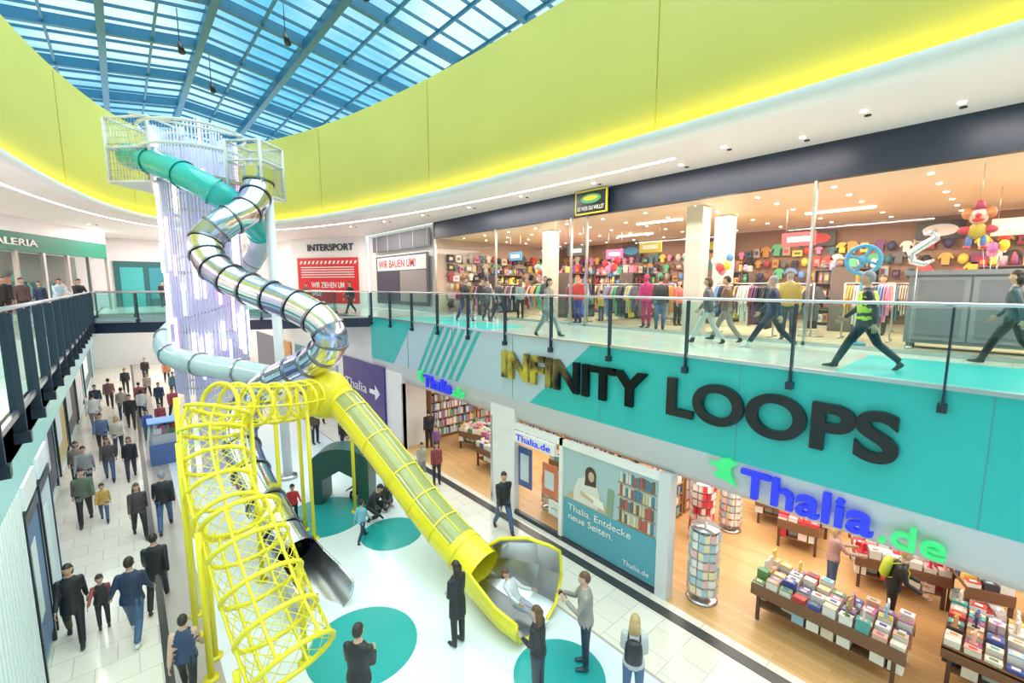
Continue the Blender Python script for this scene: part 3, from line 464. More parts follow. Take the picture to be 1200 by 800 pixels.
b.build('wall_green_storefront');text('green_store_lettering','GALERIA','white',onG(4.9,8.6,.03),du2,(0,0,1),2.9,.32,.02,.01)
b=MB();b.bx(-.3,3.0,39.8,39.98,UP,8.4,(.02,.12,.13));b.bx(0,1.2,39.75,39.8,UP,8.0,(.05,.4,.4));b.bx(1.5,2.8,39.75,39.8,UP+.5,8.0,(.03,.25,.3));b.build('door_far_store')
e=empty('projecting_sign');b=MB();b.bx(11.75,11.8,8.9,10.2,9.1,9.85,'black')
for y0,y1,z0,z1 in((8.9,10.2,9.1,9.14),(8.9,10.2,9.81,9.85),(8.9,8.94,9.1,9.85),(10.16,10.2,9.1,9.85)): b.bx(11.74,11.8,y0,y1,z0,z1,(.8,.7,.05))
b.bx(11.78,12.0,9.5,9.55,9.7,9.75,'black');b.prism([(11.745,9.55+.42*math.cos(a*.3927),9.58+.15*math.sin(a*.3927)) for a in range(16)],(-.005,0,0),(.1,.45,.2));b.prism([(11.735,9.55+.3*math.cos(a*.3927),9.6+.08*math.sin(a*.3927)) for a in range(16)],(-.004,0,0),(.8,.7,.05));b.build('panel',e);text('lettering','SEI WER DU WILLST','white',(11.735,10.1,9.22),(0,-1,0),(0,0,1),1.1,.13,.004,0,e)
# ---------- SLIDE TOWER
tow=empty('slide_tower');TX,TY=2.28,19.0;TR=1.12
b=MB()
for i in range(72):
    a=2*math.pi*i/72;x,y=TX+TR*math.cos(a),TY+TR*math.sin(a);tp=11.8+.25*math.sin(3*a);b.tube([(x,y,3.1),(x,y,tp)],.024,'rodwhite',6)
    if i%2==0:
        z=3.2+rnd.random()*1.5
        while z<tp-.5:
            l=rnd.uniform(.6,1.9);gx,gy=TX+(TR+.06)*math.cos(a),TY+(TR+.06)*math.sin(a)
            if rnd.random()<.5: b.tube([(gx,gy,z),(gx,gy,min(z+l,tp))],.042,rnd.choice(['glowwhite','glowwhite','glowpink','glowblue']),6)
            z+=l+rnd.uniform(.5,1.6)
b.build('led_rods',tow)
b=MB()
for z in(3.3,5.2,7.2,9.2,11.2): b.tube([(TX+(TR-.06)*math.cos(a*math.pi/16),TY+(TR-.06)*math.sin(a*math.pi/16),z) for a in range(32)],.04,'steel',8,closed=True)
for a in range(6): b.tube([(TX+.85*math.cos(a*1.047),TY+.85*math.sin(a*1.047),0),(TX+.85*math.cos(a*1.047),TY+.85*math.sin(a*1.047),11.8)],.08,'rodwhite',10)
b.tube([(TX,TY,0),(TX,TY,11.5)],.6,'glowcore',18)
for z in(4.5,6.5,8.5,10.2): b.tube([(TX+.95*math.cos(a*math.pi/12),TY+.95*math.sin(a*math.pi/12),z+a*.08) for a in range(24)],.03,'chromeblue',6)
b.prism([(TX+1.35*math.cos(a*math.pi/12),TY+1.35*math.sin(a*math.pi/12),10.2) for a in range(24)],(0,0,.12),'steel')
b.tube([(3.9,16.5,0),(3.85,16.5,9.6)],.15,'whitemetal',16);b.tube([(3.9,16.5,0),(3.9,16.5,.12)],.3,'steel',16);b.tube([(3.85,16.5,9.4),(TX,TY,10.0)],.08,'whitemetal',8)
b.build('columns',tow)
def cage(b,c,s,z0,z1,rz=.5):
    R=Matrix.Rotation(rz,3,'Z');c=Vector(c);P=[c+R@Vector((x*s/2,y*s/2,0)) for x,y in((-1,-1),(1,-1),(1,1),(-1,1))]
    Z=Vector((0,0,1))
    b.prism([q+Z*z0 for q in P],(0,0,.1),'steel')
    for i in range(4):
        p,q=P[i],P[(i+1)%4];b.tube([p+Z*z0,p+Z*z1],.05,'whitemetal',6)
        for z in(z0+.05,z0+1.1,z1): b.tube([p+Z*z,q+Z*z],.04,'whitemetal',6)
        for t in range(1,14): b.tube([p.lerp(q,t/14)+Z*z0,p.lerp(q,t/14)+Z*z1],.007,'steel',4)
        for t in range(1,10): zz=z0+(z1-z0)*t/10;b.tube([p+Z*zz,q+Z*zz],.007,'steel',4)
b=MB();cage(b,(1.05,19.5,0),1.5,10.0,12.0,.75);cage(b,(3.65,17.0,0),1.15,9.6,11.3,.75)
for z,r in((11.85,1.5),(11.15,1.5)): b.tube([(TX+r*math.cos(a*math.pi/20),TY+r*math.sin(a*math.pi/20),z) for a in range(40)],.05,'whitemetal',8,closed=True)
b.tube([(.6,18.5,12.0),(3.2,16.4,11.35)],.04,'whitemetal',6)
b.build('platform_cages',tow)
def slide(b,P,r,mats,ringm,step=4,caps=False,n=20):
    S=smooth(P,6);k=0;F=frames(S)
    for i in range(0,len(S)-1,step):
        j=min(i+step,len(S)-1);m=mats[k%len(mats)];k+=1
        b.loft([[p+(u*math.cos(2*math.pi*q/n)+w*math.sin(2*math.pi*q/n))*r for q in range(n)] for p,t,u,w in F[i:j+1]],m,cap=False)
        p,t,u,w=F[j];b.tube([p-t*.03,p+t*.03],r+.04,ringm,n,cap=False)
        b.loft([[p+t*e+(u*math.cos(2*math.pi*q/n)+w*math.sin(2*math.pi*q/n))*rr for q in range(n)] for e,rr in((-.03,r),(-.03,r+.04))],ringm,cap=False)
CH=[(3.65,16.6,10.49),(3.57,16.54,9.83),(3.13,15.99,9.08),(2.44,15.8,8.58),(1.98,15.8,8.06),(1.97,15.41,7.45),(2.33,14.7,6.94),(2.87,13.83,6.56),(3.48,12.9,6.22),(3.96,12.21,5.78),(4.11,12.08,5.28),(3.92,12.65,4.76),(3.54,13.51,4.35),(2.98,14.4,3.83),(2.44,14.6,3.22),(2.17,14.04,2.55),(2.15,12.73,1.92),(2.31,11.26,1.22),(2.47,10.33,0.73)]
b=MB();slide(b,CH,.43,['chrome','chrome','chromeblue'],'darksteel',4,n=24)
e0=Vector(CH[-1]);e1=Vector((2.62,9.35,.5));pp=[e0+(e0-Vector(CH[-2])).normalized()*-.1,e0.lerp(e1,.5),e1,e1+Vector((.05,-.6,-.1))]
F=frames(pp);K=[.43,.46,.5,.52]
for off,mm in((.03,'steel'),(0,'steel')): b.loft([[p+(u*math.cos(a)+w*math.sin(a))*(K[i]+off) for a in [math.radians(-20+q*220/14) for q in range(15)]] for i,(p,t,u,w) in enumerate(F)],mm,cap=False,ringclosed=False)
for s in(-20,200): b.tube([p+(u*math.cos(D(s))+w*math.sin(D(s)))*(K[i]+.015) for i,(p,t,u,w) in enumerate(F)],.03,'chrome',8)
p,t,u,w=F[-1];b.tube([p+(u*math.cos(D(a))+w*math.sin(D(a)))*(.53) for a in range(-20,201,20)],.03,'chrome',8)
b.tube([(2.62,9.4,0),(2.62,9.4,.15)],.06,'steel',8)
b.build('spiral_tube_slide',tow)
TE=[(.57,20.09,11.06),(1.1,18.69,10.68),(1.72,17.35,10.14),(2.35,16.54,9.62),(3.12,16.93,9.19),(3.89,18.11,8.65),(4.0,20.0,7.77),(3.22,21.4,6.75),(2.0,21.3,5.69),(1.1,20.4,4.87),(1.1,18.8,4.43),(1.7,17.3,4.24),(2.62,16.3,4.06),(3.38,15.37,3.88)]
b=MB();slide(b,TE[:6],.40,['tealtube'],'tealtube',6);slide(b,TE[5:],.36,['tubeclear'],'steel',6);b.build('teal_tube_slide',tow)
# yellow slide & nets
ys=empty('yellow_climbing_slide');b=MB()
SL=[(4.1,12.95,3.7),(4.42,12.35,3.5),(4.6,11.6,3.1),(4.9,10.0,2.15),(5.1,8.9,1.45),(5.26,7.8,.95),(5.38,7.1,.68)]
S=smooth(SL,6);F=frames(S);n=36
b.loft([[p+(u*math.cos(2*math.pi*q/n)+w*math.sin(2*math.pi*q/n))*.45 for q in range(n)] for p,t,u,w in F],'yellow',cap=False)
b.loft([[p+(u*math.sin(D(a))-w*math.cos(D(a)))*.455 for a in range(-65,66,10)] for p,t,u,w in F[7:31]],'smokeyellow',cap=False,ringclosed=False)
for i in range(7,32,4):
    p,t,u,w=F[i];b.tube([p-t*.02,p+t*.02],.475,'yellow',n,cap=False)
for a in(-65,-22,22,65): b.tube([p+(u*math.sin(D(a))-w*math.cos(D(a)))*.46 for p,t,u,w in F[7:31]],.018,'yellow',6)
p,t,u,w=F[3];b.loft([[p+t*x+(u*math.cos(2*math.pi*q/n)+w*math.sin(2*math.pi*q/n))*r_ for q in range(n)] for x,r_ in((-.5,.35),(-.45,.58),(-.3,.68),(-.1,.70),(.08,.64),(.4,.47))],'yellow')
b.build('yellow_tube',ys)
b=MB();d=Vector((.18,-1,0)).normalized();side=Vector((1,.18,0)).normalized();up=Vector((0,0,1));o=Vector((5.38,7.1,0))
prof=[(-.60,.45),(-.62,.3),(-.52,.12),(-.25,.0),(.25,.0),(.55,.15),(.74,.6),(.66,1.1),(.35,1.35)]
def sec(i,j): 
    s,k,zz,hl_=[(-.15,.72,.30,1.9),(.25,.85,.2,1.5),(.9,1.1,.08,1.1),(1.45,1.15,.04,1.0)][i];px,pz=prof[j];return s,px*k,zz+pz*k*(hl_ if j<2 else (1 if i>0 else .75))
for off,m in((0,'steel'),(.035,'yellow')): b.loft([[o+d*sec(i,j)[0]+side*(sec(i,j)[1]+off*(1 if prof[j][0]>0 else -1))+up*(sec(i,j)[2]-off*(.9 if 1<j<6 else -.2)) for j in range(9)] for i in range(4)],m,cap=False,ringclosed=False,smooth=False)
b.tube([o+d*sec(3,j)[0]+side*sec(3,j)[1]+up*sec(3,j)[2] for j in range(9)],.04,'yellow',6)
for j in(0,8): b.tube([o+d*sec(i,j)[0]+side*sec(i,j)[1]+up*sec(i,j)[2] for i in range(4)],.04,'yellow',6)
b.build('exit_scoop',ys)
def net(b,P,r,nr,bars=6,hel=9,sub=8,tw=1.0):
    S=smooth(P,sub);F=frames(S);L=len(F)
    def pt(i,a,rr=r): p,t,u,w=F[i];return p+(u*math.cos(a)+w*math.sin(a))*rr
    for i in range(0,L,max(1,(L-1)//nr)): b.tube([pt(i,2*math.pi*q/20) for q in range(20)],.042,'yellow',8,closed=True)
    for q in range(bars): b.tube([pt(i,2*math.pi*q/bars) for i in range(L)],.027,'yellow',6)
    for q in range(hel):
        for sg in(-1,1): b.tube([pt(i,2*math.pi*q/hel+sg*2*math.pi*tw*i/L,r*.99) for i in range(L)],.0075,'yellow',4,cap=False)
N1=[(1.3,10.68,4.2),(1.17,10.53,3.83),(1.12,10.18,3.32),(1.12,9.64,2.9),(1.15,9.08,2.6)]
N2=[(1.29,8.84,2.65),(1.32,8.41,2.27),(1.38,7.9,1.8),(1.45,7.36,1.39),(1.53,6.83,1.03)]
N3=[(1.35,10.9,4.25),(2.12,11.43,4.03),(3.0,12.05,3.82),(3.6,12.45,3.75)]
b=MB();net(b,N1,.57,4,6,14,tw=.8);net(b,N2,.62,4,6,14,tw=.8);net(b,N3,.48,6,6,9)
b.build('net_tunnels',ys)
b=MB()
for (x,y),zt in(((.62,10.6),4.6),((.55,9.9),3.9),((1.9,10.9),4.2),((.62,8.6),2.7),((1.95,7.9),2.0),((.8,7.0),1.2),((2.6,11.9),4.2),((3.3,12.5),4.1),((3.35,11.9),3.8),((4.75,12.6),3.3),((.75,9.1),2.6)): b.tube([(x,y,0),(x,y,zt)],.05,'yellow',10);b.tube([(x,y,0),(x,y,.05)],.12,'yellow',12)
b.build('support_posts',ys)
b=MB()
pr=[(0,0),(0,1.3)]+[(.9-.9*math.cos(a*math.pi/16),1.3+.5*math.sin(a*math.pi/16)) for a in range(1,16)]+[(1.8,1.3),(1.8,0),(1.45,0),(1.45,.8),(.9,1.1),(.35,.8),(.35,0)]
b.prism([(3.9+q[0]*.75,13.9-q[0]*.65,q[1]) for q in pr],(.5,.6,0),'darkgreen');b.build('play_arch_panel',ys)
# ---------- retail
CO=[(.6,.06,.06),(.06,.1,.35),(.8,.75,.7),(.05,.05,.06),(.1,.4,.38),(.75,.55,.12),(.45,.15,.3),(.3,.5,.65),(.8,.45,.35),(.15,.3,.12),(.9,.88,.85),(.55,.3,.12),(.3,.2,.4),(.85,.82,.78),(.7,.62,.5),(.88,.85,.8),(.75,.7,.62)]
def book_table(x,y,w,d,rz,name='book_display_table',cs=CO,h=.72):
    b=MB();R=Matrix.Rotation(rz,3,'Z');c=Vector((x,y,0))
    b.box(c+Vector((0,0,h)),(w,d,.06),(.25,.12,.06),rz);b.box(c+Vector((0,0,.3)),(w*.92,d*.9,.04),(.2,.1,.05),rz)
    for i in(-1,1):
        b.box(c+R@Vector((i*w*.49,0,h-.1)),(.03,d,.2),(.22,.11,.06),rz)
        for j in(-1,1): b.box(c+R@Vector((i*w*.46,j*d*.44,h/2)),(.06,.06,h),(.12,.06,.04),rz)
    nx=int(w/.17);ny=int(d/.225)
    for i in range(nx):
        for j in range(ny):
            for lv,zz in((1,h+.03),(0,.32)):
                if lv==0 and rnd.random()<.4: continue
                hh=rnd.uniform(.03,.2) if lv else .2;cc=rnd.choice(cs);cc2=rnd.choice(cs);q=c+R@Vector(((i+.5)/nx*w-w/2,(j+.5)/ny*d-d/2,0))
                b.box(q+Vector((0,0,zz+hh/2)),(.14,.195,hh),(.8,.78,.72) if rnd.random()<.5 else cc,rz+rnd.uniform(-.1,.1));b.box(q+Vector((0,0,zz+hh+.01)),(.142,.198,.02),cc,rz+rnd.uniform(-.1,.1))
                if lv: b.box(q+Vector((0,0,zz+hh+.021)),(.07,.1,.003),cc2,rz)
                if lv and rnd.random()<.25: b.box(q+Vector((0,0,zz+hh+.13)),(.14,.03,.2),cc2,rz+rnd.uniform(-.3,.3))
    return b.build(name)
def bookshelf(x,y,w,h,rz,name='bookshelf',rows=6,cs=CO,z=0,wd=(.4,.23,.11)):
    b=MB();R=Matrix.Rotation(rz,3,'Z');c=Vector((x,y,z))
    b.box(c+R@Vector((0,.16,h/2)),(w,.03,h),wd,rz)
    for i in(-1,1): b.box(c+R@Vector((i*w/2,0,h/2)),(.04,.34,h),wd,rz)
    for r in range(rows+1): b.box(c+R@Vector((0,0,.1+r*(h-.12)/rows)),(w,.34,.03),wd,rz)
    for r in range(rows):
        xx=-w/2+.05;rh=(h-.12)/rows
        while xx<w/2-.08:
            bw=rnd.uniform(.03,.10);bh=rnd.uniform(.6,.88)*rh;b.box(c+R@Vector((xx+bw/2,-.03,.115+r*rh+bh/2)),(bw*.92,.22,bh),rnd.choice(cs),rz);xx+=bw
    return b.build(name)
def spinner(x,y,h=1.8,r=.32,name='postcard_spinner_rack',cs=CO):
    b=MB();b.tube([(x,y,0),(x,y,.05)],[r,r*.9],'steel',16);b.tube([(x,y,.05),(x,y,h)],.03,'steel',8);b.tube([(x,y,h-.12),(x,y,h-.09)],r*.9,'steel',16)
    for k in range(8):
        a=k*math.pi/4;R=Matrix.Rotation(a,3,'Z')
        for z in range(int((h-.25)/.2)):
            for s in(-.07,.07):
                q=Vector((x,y,.3+z*.2))+R@Vector((s,-r*.85,0));b.box(q,(.115,.03,.16),rnd.choice([(.85,.82,.8),(.8,.5,.5),(.4,.6,.7),(.85,.75,.5)]) if cs is CO else rnd.choice(cs),a);b.box(q-Vector((0,0,.085)),(.13,.06,.01),'steel',a)
    return b.build(name)
RED=[(.75,.05,.07),(.8,.7,.68),(.6,.03,.05),(.9,.85,.8),(.85,.4,.4)]
book_table(9.7,1.9,1.0,2.4,0.0);book_table(10.7,-.6,1.5,1.9,0);book_table(12.8,1.35,1.3,1.6,.3,cs=RED,name='gift_display_table');book_table(12.9,-1.6,1.4,2.0,0);book_table(14,3.8,1.2,1.8,.3);book_table(15.2,1.0,1.4,2.0,0);book_table(15.3,-1.8,1.3,1.8,0);book_table(12.3,.0,.7,.7,.4,h=.95);book_table(12.9,3.3,.9,.9,.2,cs=RED,name='gift_display_table')
book_table(10.1,12.2,1.0,1.8,0);book_table(10.9,14.5,1.2,1.4,.3);book_table(11.4,9.5,1.2,1.8,0)
spinner(9.0,4.0,1.75,.33);spinner(11.2,5.1,1.7,.32,cs=RED);spinner(12.3,4.8,1.7,.3,cs=CO);spinner(9.4,9.0,1.2,.25,name='toy_spinner_rack');spinner(9.2,8.2,1.5,.25,name='toy_spinner_rack')
for y in(-5,-2.4,.2,2.8,5.4,8,10.6,13.2,15.4): bookshelf(17.7,y,2.4,2.3,-math.pi/2)
for x in(11,13.5,16): bookshelf(x,16.75,2.4,2.5,0)
for y in(8.0,10.6,13.2): bookshelf(13.2,y,2.2,2.0,-math.pi/2)
for x in(10.9,13.2): bookshelf(x,6.2,2.1,2.0,0)
b=MB()
for y,z0,z1,c in((9.1,.9,2.1,(.05,.1,.35)),(8.1,1.0,1.9,(.75,.2,.1)),(7.85,.5,.9,(.8,.8,.8))): b.bx(8.42,8.46,y-.3,y+.25,z0,z1,c);b.bx(8.41,8.42,y-.2,y+.15,z0+.2,z1-.2,(.7,.75,.8))
b.build('window_display_posters')
SH=[(-.17,0),(.17,0),(.18,.45),(.3,.32),(.36,.4),(.2,.66),(.07,.7),(-.07,.7),(-.2,.66),(-.36,.4),(-.3,.32),(-.18,.45)]
DK=[(.03,.03,.05),(.35,.03,.06),(.05,.05,.15),(.4,.35,.3),(.2,.06,.2),(.05,.15,.2),(.5,.25,.06),(.12,.12,.14),(.55,.5,.45),(.02,.02,.03),(.25,.12,.08)]
MX=DK+[(.7,.08,.08),(.75,.6,.08),(.1,.45,.25),(.15,.3,.65),(.7,.25,.45),(.8,.78,.72),(.75,.4,.1)]
def clothes_rack(x,y,L,rz,z=UP,h=1.45,cs=MX):
    b=MB();R=Matrix.Rotation(rz,3,'Z');c=Vector((x,y,z))
    b.tube([c+R@Vector((-L/2,0,h)),c+R@Vector((L/2,0,h))],.018,'steel',6)
    for s in(-1,1): b.tube([c+R@Vector((s*L/2,0,0)),c+R@Vector((s*L/2,0,h))],.02,'steel',6);b.tube([c+R@Vector((s*L/2,-.3,.02)),c+R@Vector((s*L/2,.3,.02))],.02,'steel',6)
    xx=-L/2+.08;cc=rnd.choice(cs)
    while xx<L/2-.06:
        if rnd.random()<.4: cc=rnd.choice(cs)
        k=rnd.uniform(1.0,1.7);b.prism([c+R@Vector((xx,p[0]*rnd.uniform(.7,.9),h-.06-(.7-p[1])*k)) for p in SH],R@Vector((.04,0,0)),cc);xx+=.06
    return b.build('clothes_rack')
for x,y,L,rz in((13.3,5.2,1.6,1.57),(13.9,9.6,1.8,1.4),(13.5,11.5,1.0,1.57),(13.3,15.4,1.6,1.7),(13.4,17.8,1.8,1.57),(15,4,1.8,.3),(15.2,9.0,1.8,1.2),(15.4,11.2,1.6,0),(15.2,15.9,1.8,1.4),(17,5.5,1.8,1.57),(17,9.5,1.8,.2),(17.2,13,1.8,1.57),(13.6,-2.6,1.6,1.57),(15,-4,1.8,.4),(17.3,1.6,1.8,1.57),(14.4,2.6,1.0,1.57)): clothes_rack(x,y,L,rz)
def toy_shelf(x,y,w,h,rz,rows=4):
    b=MB();R=Matrix.Rotation(rz,3,'Z');c=Vector((x,y,UP));wd=(.14,.11,.1)
    b.box(c+R@Vector((0,.0,h/2)),(w,.03,h),wd,rz)
    for i in(-1,1): b.box(c+R@Vector((i*w/2,0,h/2)),(.04,.6,h),wd,rz)
    for r in range(rows+1): b.box(c+R@Vector((0,0,.1+r*(h-.12)/rows)),(w,.6,.03),wd,rz)
    rh=(h-.12)/rows
    for r in range(rows+1):
        for s in(-1,1):
            xx=-w/2+.08
            while xx<w/2-.12:
                bw=rnd.uniform(.1,.28);bh=rnd.uniform(.45,.85)*rh;k=rnd.random();q=c+R@Vector((xx+bw/2,s*.15,.115+r*rh+bh/2));cc=rnd.choice(MX)
                if k<.55: b.box(q,(bw*.88,.22,bh),cc,rz+rnd.uniform(-.15,.15));b.box(q+R@Vector((0,s*.115,0)),(bw*.5,.006,bh*.5),rnd.choice(MX),rz)
                elif k<.8: b.ell(q-Vector((0,0,bh*.12)),(bw*.42,.1,bh*.38),cc,8,5);b.ell(q+Vector((0,0,bh*.32)),(bw*.26,.08,bh*.2),cc,8,5)
                else: b.tube([q-Vector((0,0,bh/2)),q+Vector((0,0,bh/2))],[bw*.35,bw*.1],cc,8)
                xx+=bw
    return b.build('toy_shelf')
for x,y,rz in((15.4,13.2,0),(17.2,7.5,0),(17.2,11.2,0),(18.8,4,1.57),(18.8,8,1.57),(18.8,14,1.57),(18.9,17,1.57),(15.2,17.9,0),(17.3,3.6,0),(18.8,0,1.57),(18.6,-4,1.57)): toy_shelf(x,y,1.8,1.95,rz)
b=MB()
for j in range(6):
    def put(P_,V_,s):
        k=rnd.random();z=UP+.25+j*.47+rnd.uniform(-.05,.05);cc=rnd.choice(MX);kk=rnd.uniform(.4,.72)
        if k<.5: b.prism([P_(s+p[0]*kk,z+p[1]*kk) for p in SH],V_,cc)
        elif k<.8:
            w_,h_=rnd.uniform(.1,.2),rnd.uniform(.2,.4);b.prism([P_(s-w_,z),P_(s+w_,z),P_(s+w_,z+h_),P_(s-w_,z+h_)],V_,cc);b.prism([P_(s-w_*.6,z+h_*.3)+Vector(V_),P_(s+w_*.6,z+h_*.3)+Vector(V_),P_(s+w_*.6,z+h_*.7)+Vector(V_),P_(s-w_*.6,z+h_*.7)+Vector(V_)],Vector(V_)*.05,rnd.choice(MX))
        else: b.ell(P_(s,z+.18)+Vector(V_),(.12,.14,.18),cc,8,5)
    s=-6.5
    while s<19: put(lambda a,z:Vector((20.9,a,z)),Vector((-.12,0,0)),s);s+=rnd.uniform(.28,.5)
    s=12.8
    while s<20.5: put(lambda a,z:Vector((a,19.5,z)),Vector((0,-.12,0)),s);s+=rnd.uniform(.28,.5)
b.build('wall_merchandise')
b=MB()
for y,c in((9.5,(.7,.6,.05)),(5.5,(.6,.05,.05)),(14,(.05,.3,.6)),(2,(.8,.8,.8))):
    b.bx(20.7,20.75,y-.6,y+.6,8.3,8.9,'black');b.prism([(20.7,y+.45*math.cos(a*.3927),8.6+.2*math.sin(a*.3927)) for a in range(16)],(-.01,0,0),c)
for x,y,c in((14.5,9,(.7,.6,.1)),(15.5,4.6,(.6,.08,.1)),(14.2,16,(.1,.3,.55)),(16.5,12,(.5,.1,.3)),(16,.2,(.75,.7,.65)),(13.8,11.9,(.1,.1,.12))):
    b.bx(x-.02,x+.02,y-.45,y+.45,7.95,8.35,c);b.bx(x-.03,x-.02,y-.3,y+.3,8.07,8.22,(.9,.88,.8))
    for s in(-.35,.35): b.tube([(x,y+s,8.35),(x,y+s,9.1)],.006,'steel',4)
b.build('hanging_promo_signs')
b=MB()
for x,y,z in((13.6,6.0,7.2),(16.2,8.3,7.5),(14.6,14.6,7.3),(16.6,.6,7.6),(14.5,-1.2,7.5),(12.6,9.3,7.2),(16.4,16.6,7.4)):
    for i in range(6):
        a=i*1.05;rr=.16 if i else 0;q=Vector((x+rr*math.cos(a),y+rr*1.3*math.sin(a),z+.15*(i%3)+.1*(i%2)));b.ell(q,(.11,.11,.14),rnd.choice([(.75,.05,.08),(.8,.65,.05),(.1,.3,.7),(.1,.55,.3),(.8,.3,.5),(.85,.85,.85),(.45,.15,.5)]),10,7);b.tube([q-Vector((0,0,.13)),(x,y,UP+1.0)],.004,'steel',4)
    b.tube([(x,y,UP),(x,y,UP+1.0)],.015,'steel',5);b.tube([(x,y,UP),(x,y,UP+.05)],.12,'steel',10)
b.build('balloon_bunches')
b=MB();X0=13.3;b.bx(X0,X0+.6,-.3,1.7,UP+.12,UP+1.62,(.26,.27,.30));b.bx(X0-.08,X0+.68,-.38,1.78,UP+1.62,UP+1.72,(.30,.31,.34))
for y in(-.22,.72): b.bx(X0-.03,X0,y,y+.9,UP+.2,UP+1.57,(.32,.33,.37));b.bx(X0-.05,X0-.03,y+.1,y+.8,UP+.3,UP+.9,(.22,.23,.27));b.bx(X0-.05,X0-.03,y+.1,y+.8,UP+1.0,UP+1.5,(.22,.23,.27))
for y in(.66,.76): b.ell((X0-.06,y,UP+.95),(.02,.02,.05),'steel')
for y in(-.2,1.6): b.bx(X0+.05,X0+.15,y-.05,y+.05,UP,UP+.12,(.2,.2,.22));b.bx(X0+.45,X0+.55,y-.05,y+.05,UP,UP+.12,(.2,.2,.22))
b.build('wardrobe')
b=MB();c=Vector((13,2.5,7.35));b.tube([c+Vector((0,.32*math.cos(a*.2618),.32*math.sin(a*.2618))) for a in range(24)],.045,(.05,.35,.6),8,closed=True)
for a in range(4): b.tube([c,c+Vector((0,.32*math.cos(a*1.57+.4),.32*math.sin(a*1.57+.4)))],.035,(.05,.35,.6),6)
b.ell(c,(.06,.1,.1),(.05,.35,.6));b.tube([c-Vector((0,0,.32)),c-Vector((0,0,1.98))],.03,(.05,.35,.6),6);b.tube([c-Vector((0,0,1.98)),c-Vector((0,0,1.93))],.2,(.05,.35,.6),12);b.build('ships_wheel_display')
b=MB();c=Vector((12.7,.7,8.1));b.ell(c,(.13,.15,.17),(.75,.5,.4));b.ell(c+Vector((-.13,0,0)),(.045,.045,.045),(.7,.03,.03));b.ell(c+Vector((-.1,0,-.08)),(.04,.09,.04),(.7,.03,.03))
for s in(-1,1): b.ell(c+Vector((0,s*.16,.06)),(.09,.09,.11),(.7,.2,.05));b.ell(c+Vector((-.09,s*.06,.05)),(.04,.03,.04),(.9,.9,.9));b.ell(c+Vector((0,s*.17,-.26)),(.07,.12,.08),(.6,.05,.08));b.ell(c+Vector((0,s*.1,-.48)),(.06,.05,.14),(.1,.2,.5));b.ell(c+Vector((-.04,s*.12,-.6)),(.1,.06,.04),(.6,.05,.08))
b.ell(c+Vector((0,0,-.28)),(.12,.14,.16),(.6,.4,.05));b.tube([c+Vector((0,0,.13)),c+Vector((0,0,.3))],[.1,.05],(.5,.05,.1),10);b.tube([c+Vector((0,0,.3)),Vector((12.7,.7,9.1))],.006,'steel',4);b.build('hanging_clown_decoration')
bl=MB();q=[(0,.28),(.16,.34),(.2,.2),(.0,.05),(-.18,-.1),(-.14,-.28),(.05,-.34),(.2,-.25)];bl.tube([(13.0,1.5-a,7.55+z_) for a,z_ in q],[.03,.07,.08,.08,.08,.08,.07,.03],'chrome',10);bl.tube([(13.0,1.55,7.2),(13.0,1.55,UP)],.006,'steel',4);bl.tube([(13.0,1.55,UP),(13.0,1.55,UP+.06)],.06,'steel',8);bl.build('foil_balloon')
b=MB();b.bx(.3,1.3,20.9,21.9,0,.8,(.12,.2,.45));b.bx(.4,1.2,21.0,21.8,.8,1.15,(.6,.6,.65));
for i in range(14): b.box((.4+rnd.random()*.8,21.05+rnd.random()*.7,1.2+rnd.random()*.3),(.18,.18,.22),rnd.choice(CO),rnd.random())
for x,y in((.35,20.95),(1.25,20.95),(.35,21.85),(1.25,21.85)): b.tube([(x,y,0),(x,y,1.6)],.02,'steel',6)
b.bx(.3,1.3,20.9,21.9,1.6,1.64,(.1,.3,.6));b.build('sales_kiosk')
b=MB()
for y in(27.5,30): b.bx(3.0,3.8,y,y+1.4,0,.42,(.08,.1,.12));b.bx(3.0,3.1,y,y+1.4,.42,.8,(.1,.25,.3))
b.build('lounge_bench')
cam=bpy.data.cameras.new('camera');co=bpy.data.objects.new('camera',cam);sc.collection.objects.link(co);sc.camera=co
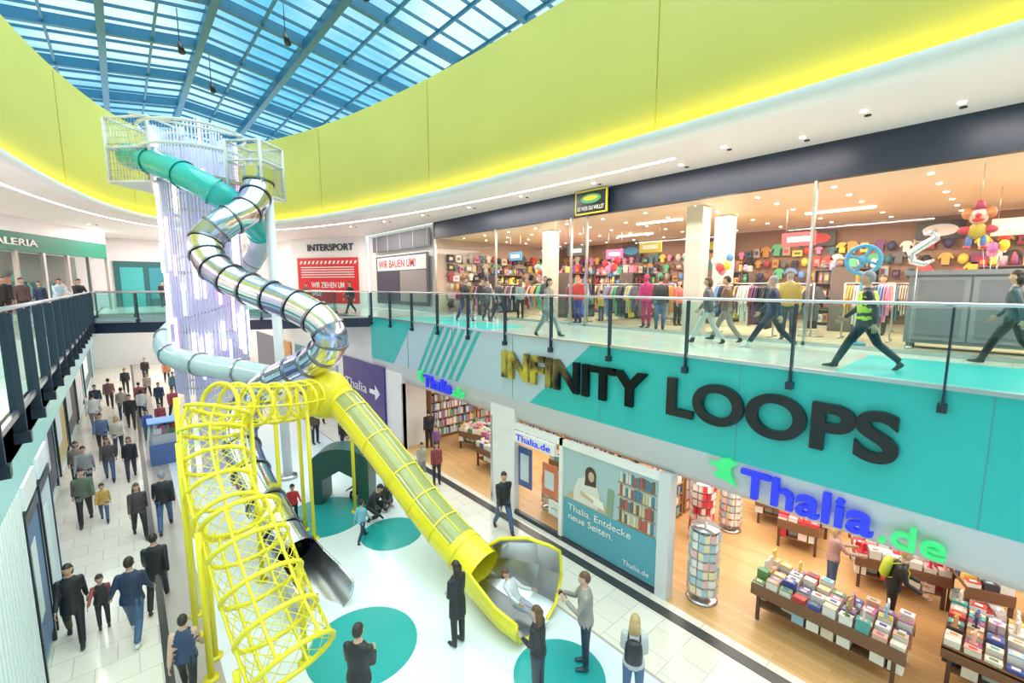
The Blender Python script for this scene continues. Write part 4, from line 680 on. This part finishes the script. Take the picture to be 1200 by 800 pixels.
co.location=(0,0,6.75);co.rotation_euler=(math.radians(90-7.125),0,math.radians(-41.15));cam.lens=15.6;cam.sensor_width=36;cam.clip_end=300
w=bpy.data.worlds.new('world');sc.world=w;w.use_nodes=True;nt=w.node_tree;bg=nt.nodes['Background'];bg.inputs[1].default_value=1.4
tc=nt.nodes.new('ShaderNodeTexCoord');no=nt.nodes.new('ShaderNodeTexNoise');no.inputs['Scale'].default_value=3.5;cr=nt.nodes.new('ShaderNodeValToRGB')
cr.color_ramp.elements[0].position=.42;cr.color_ramp.elements[0].color=(.19,.56,.76,1);cr.color_ramp.elements[1].position=.62;cr.color_ramp.elements[1].color=(.95,1,1,1)
nt.links.new(tc.outputs['Generated'],no.inputs[0]);nt.links.new(no.outputs[0],cr.inputs[0]);nt.links.new(cr.outputs[0],bg.inputs[0])
def area(name,loc,sx,sy,p,col=(1,1,1),rot=(0,0,0)):
    l=bpy.data.lights.new(name,'AREA');l.shape='RECTANGLE';l.size=sx;l.size_y=sy;l.energy=p;l.color=col
    o=bpy.data.objects.new(name,l);o.location=loc;o.rotation_euler=rot;sc.collection.objects.link(o);return o
s=bpy.data.lights.new('sun','SUN');s.energy=7.0;s.angle=math.radians(80);s.color=(1,.89,.80);so=bpy.data.objects.new('sun',s);so.rotation_euler=(math.radians(12),math.radians(8),0);sc.collection.objects.link(so)
for y in(-4,4,13): area('shop_ceiling_light',(16,y+1,9.05),6,6,950,(1,.82,.63))
for y in(-3,4,12): area('bookshop_ceiling_light',(13,y,2.95),7,5,370,(1,.92,.82))
for y in(-2,6,14,24): area('soffit_light',(10.6,y,CE-.05),.5,6,240,(1,.92,.86))
for y in(6,16,28): area('soffit_light',(-4.5,y,CE-.05),.6,6,420,(1,.91,.88))
area('hall_ceiling_light',(3,40,UP-.5),6,14,1000,(1,.95,.9));area('upper_hall_light',(3,35,CE-.05),8,5,750,(1,.95,.92));area('bridge_underside_light',(3,23,UP-.45),6,1,160);area('arcade_light',(-1.3,12,4.5),.3,20,120)
sc.view_settings.view_transform='Standard'
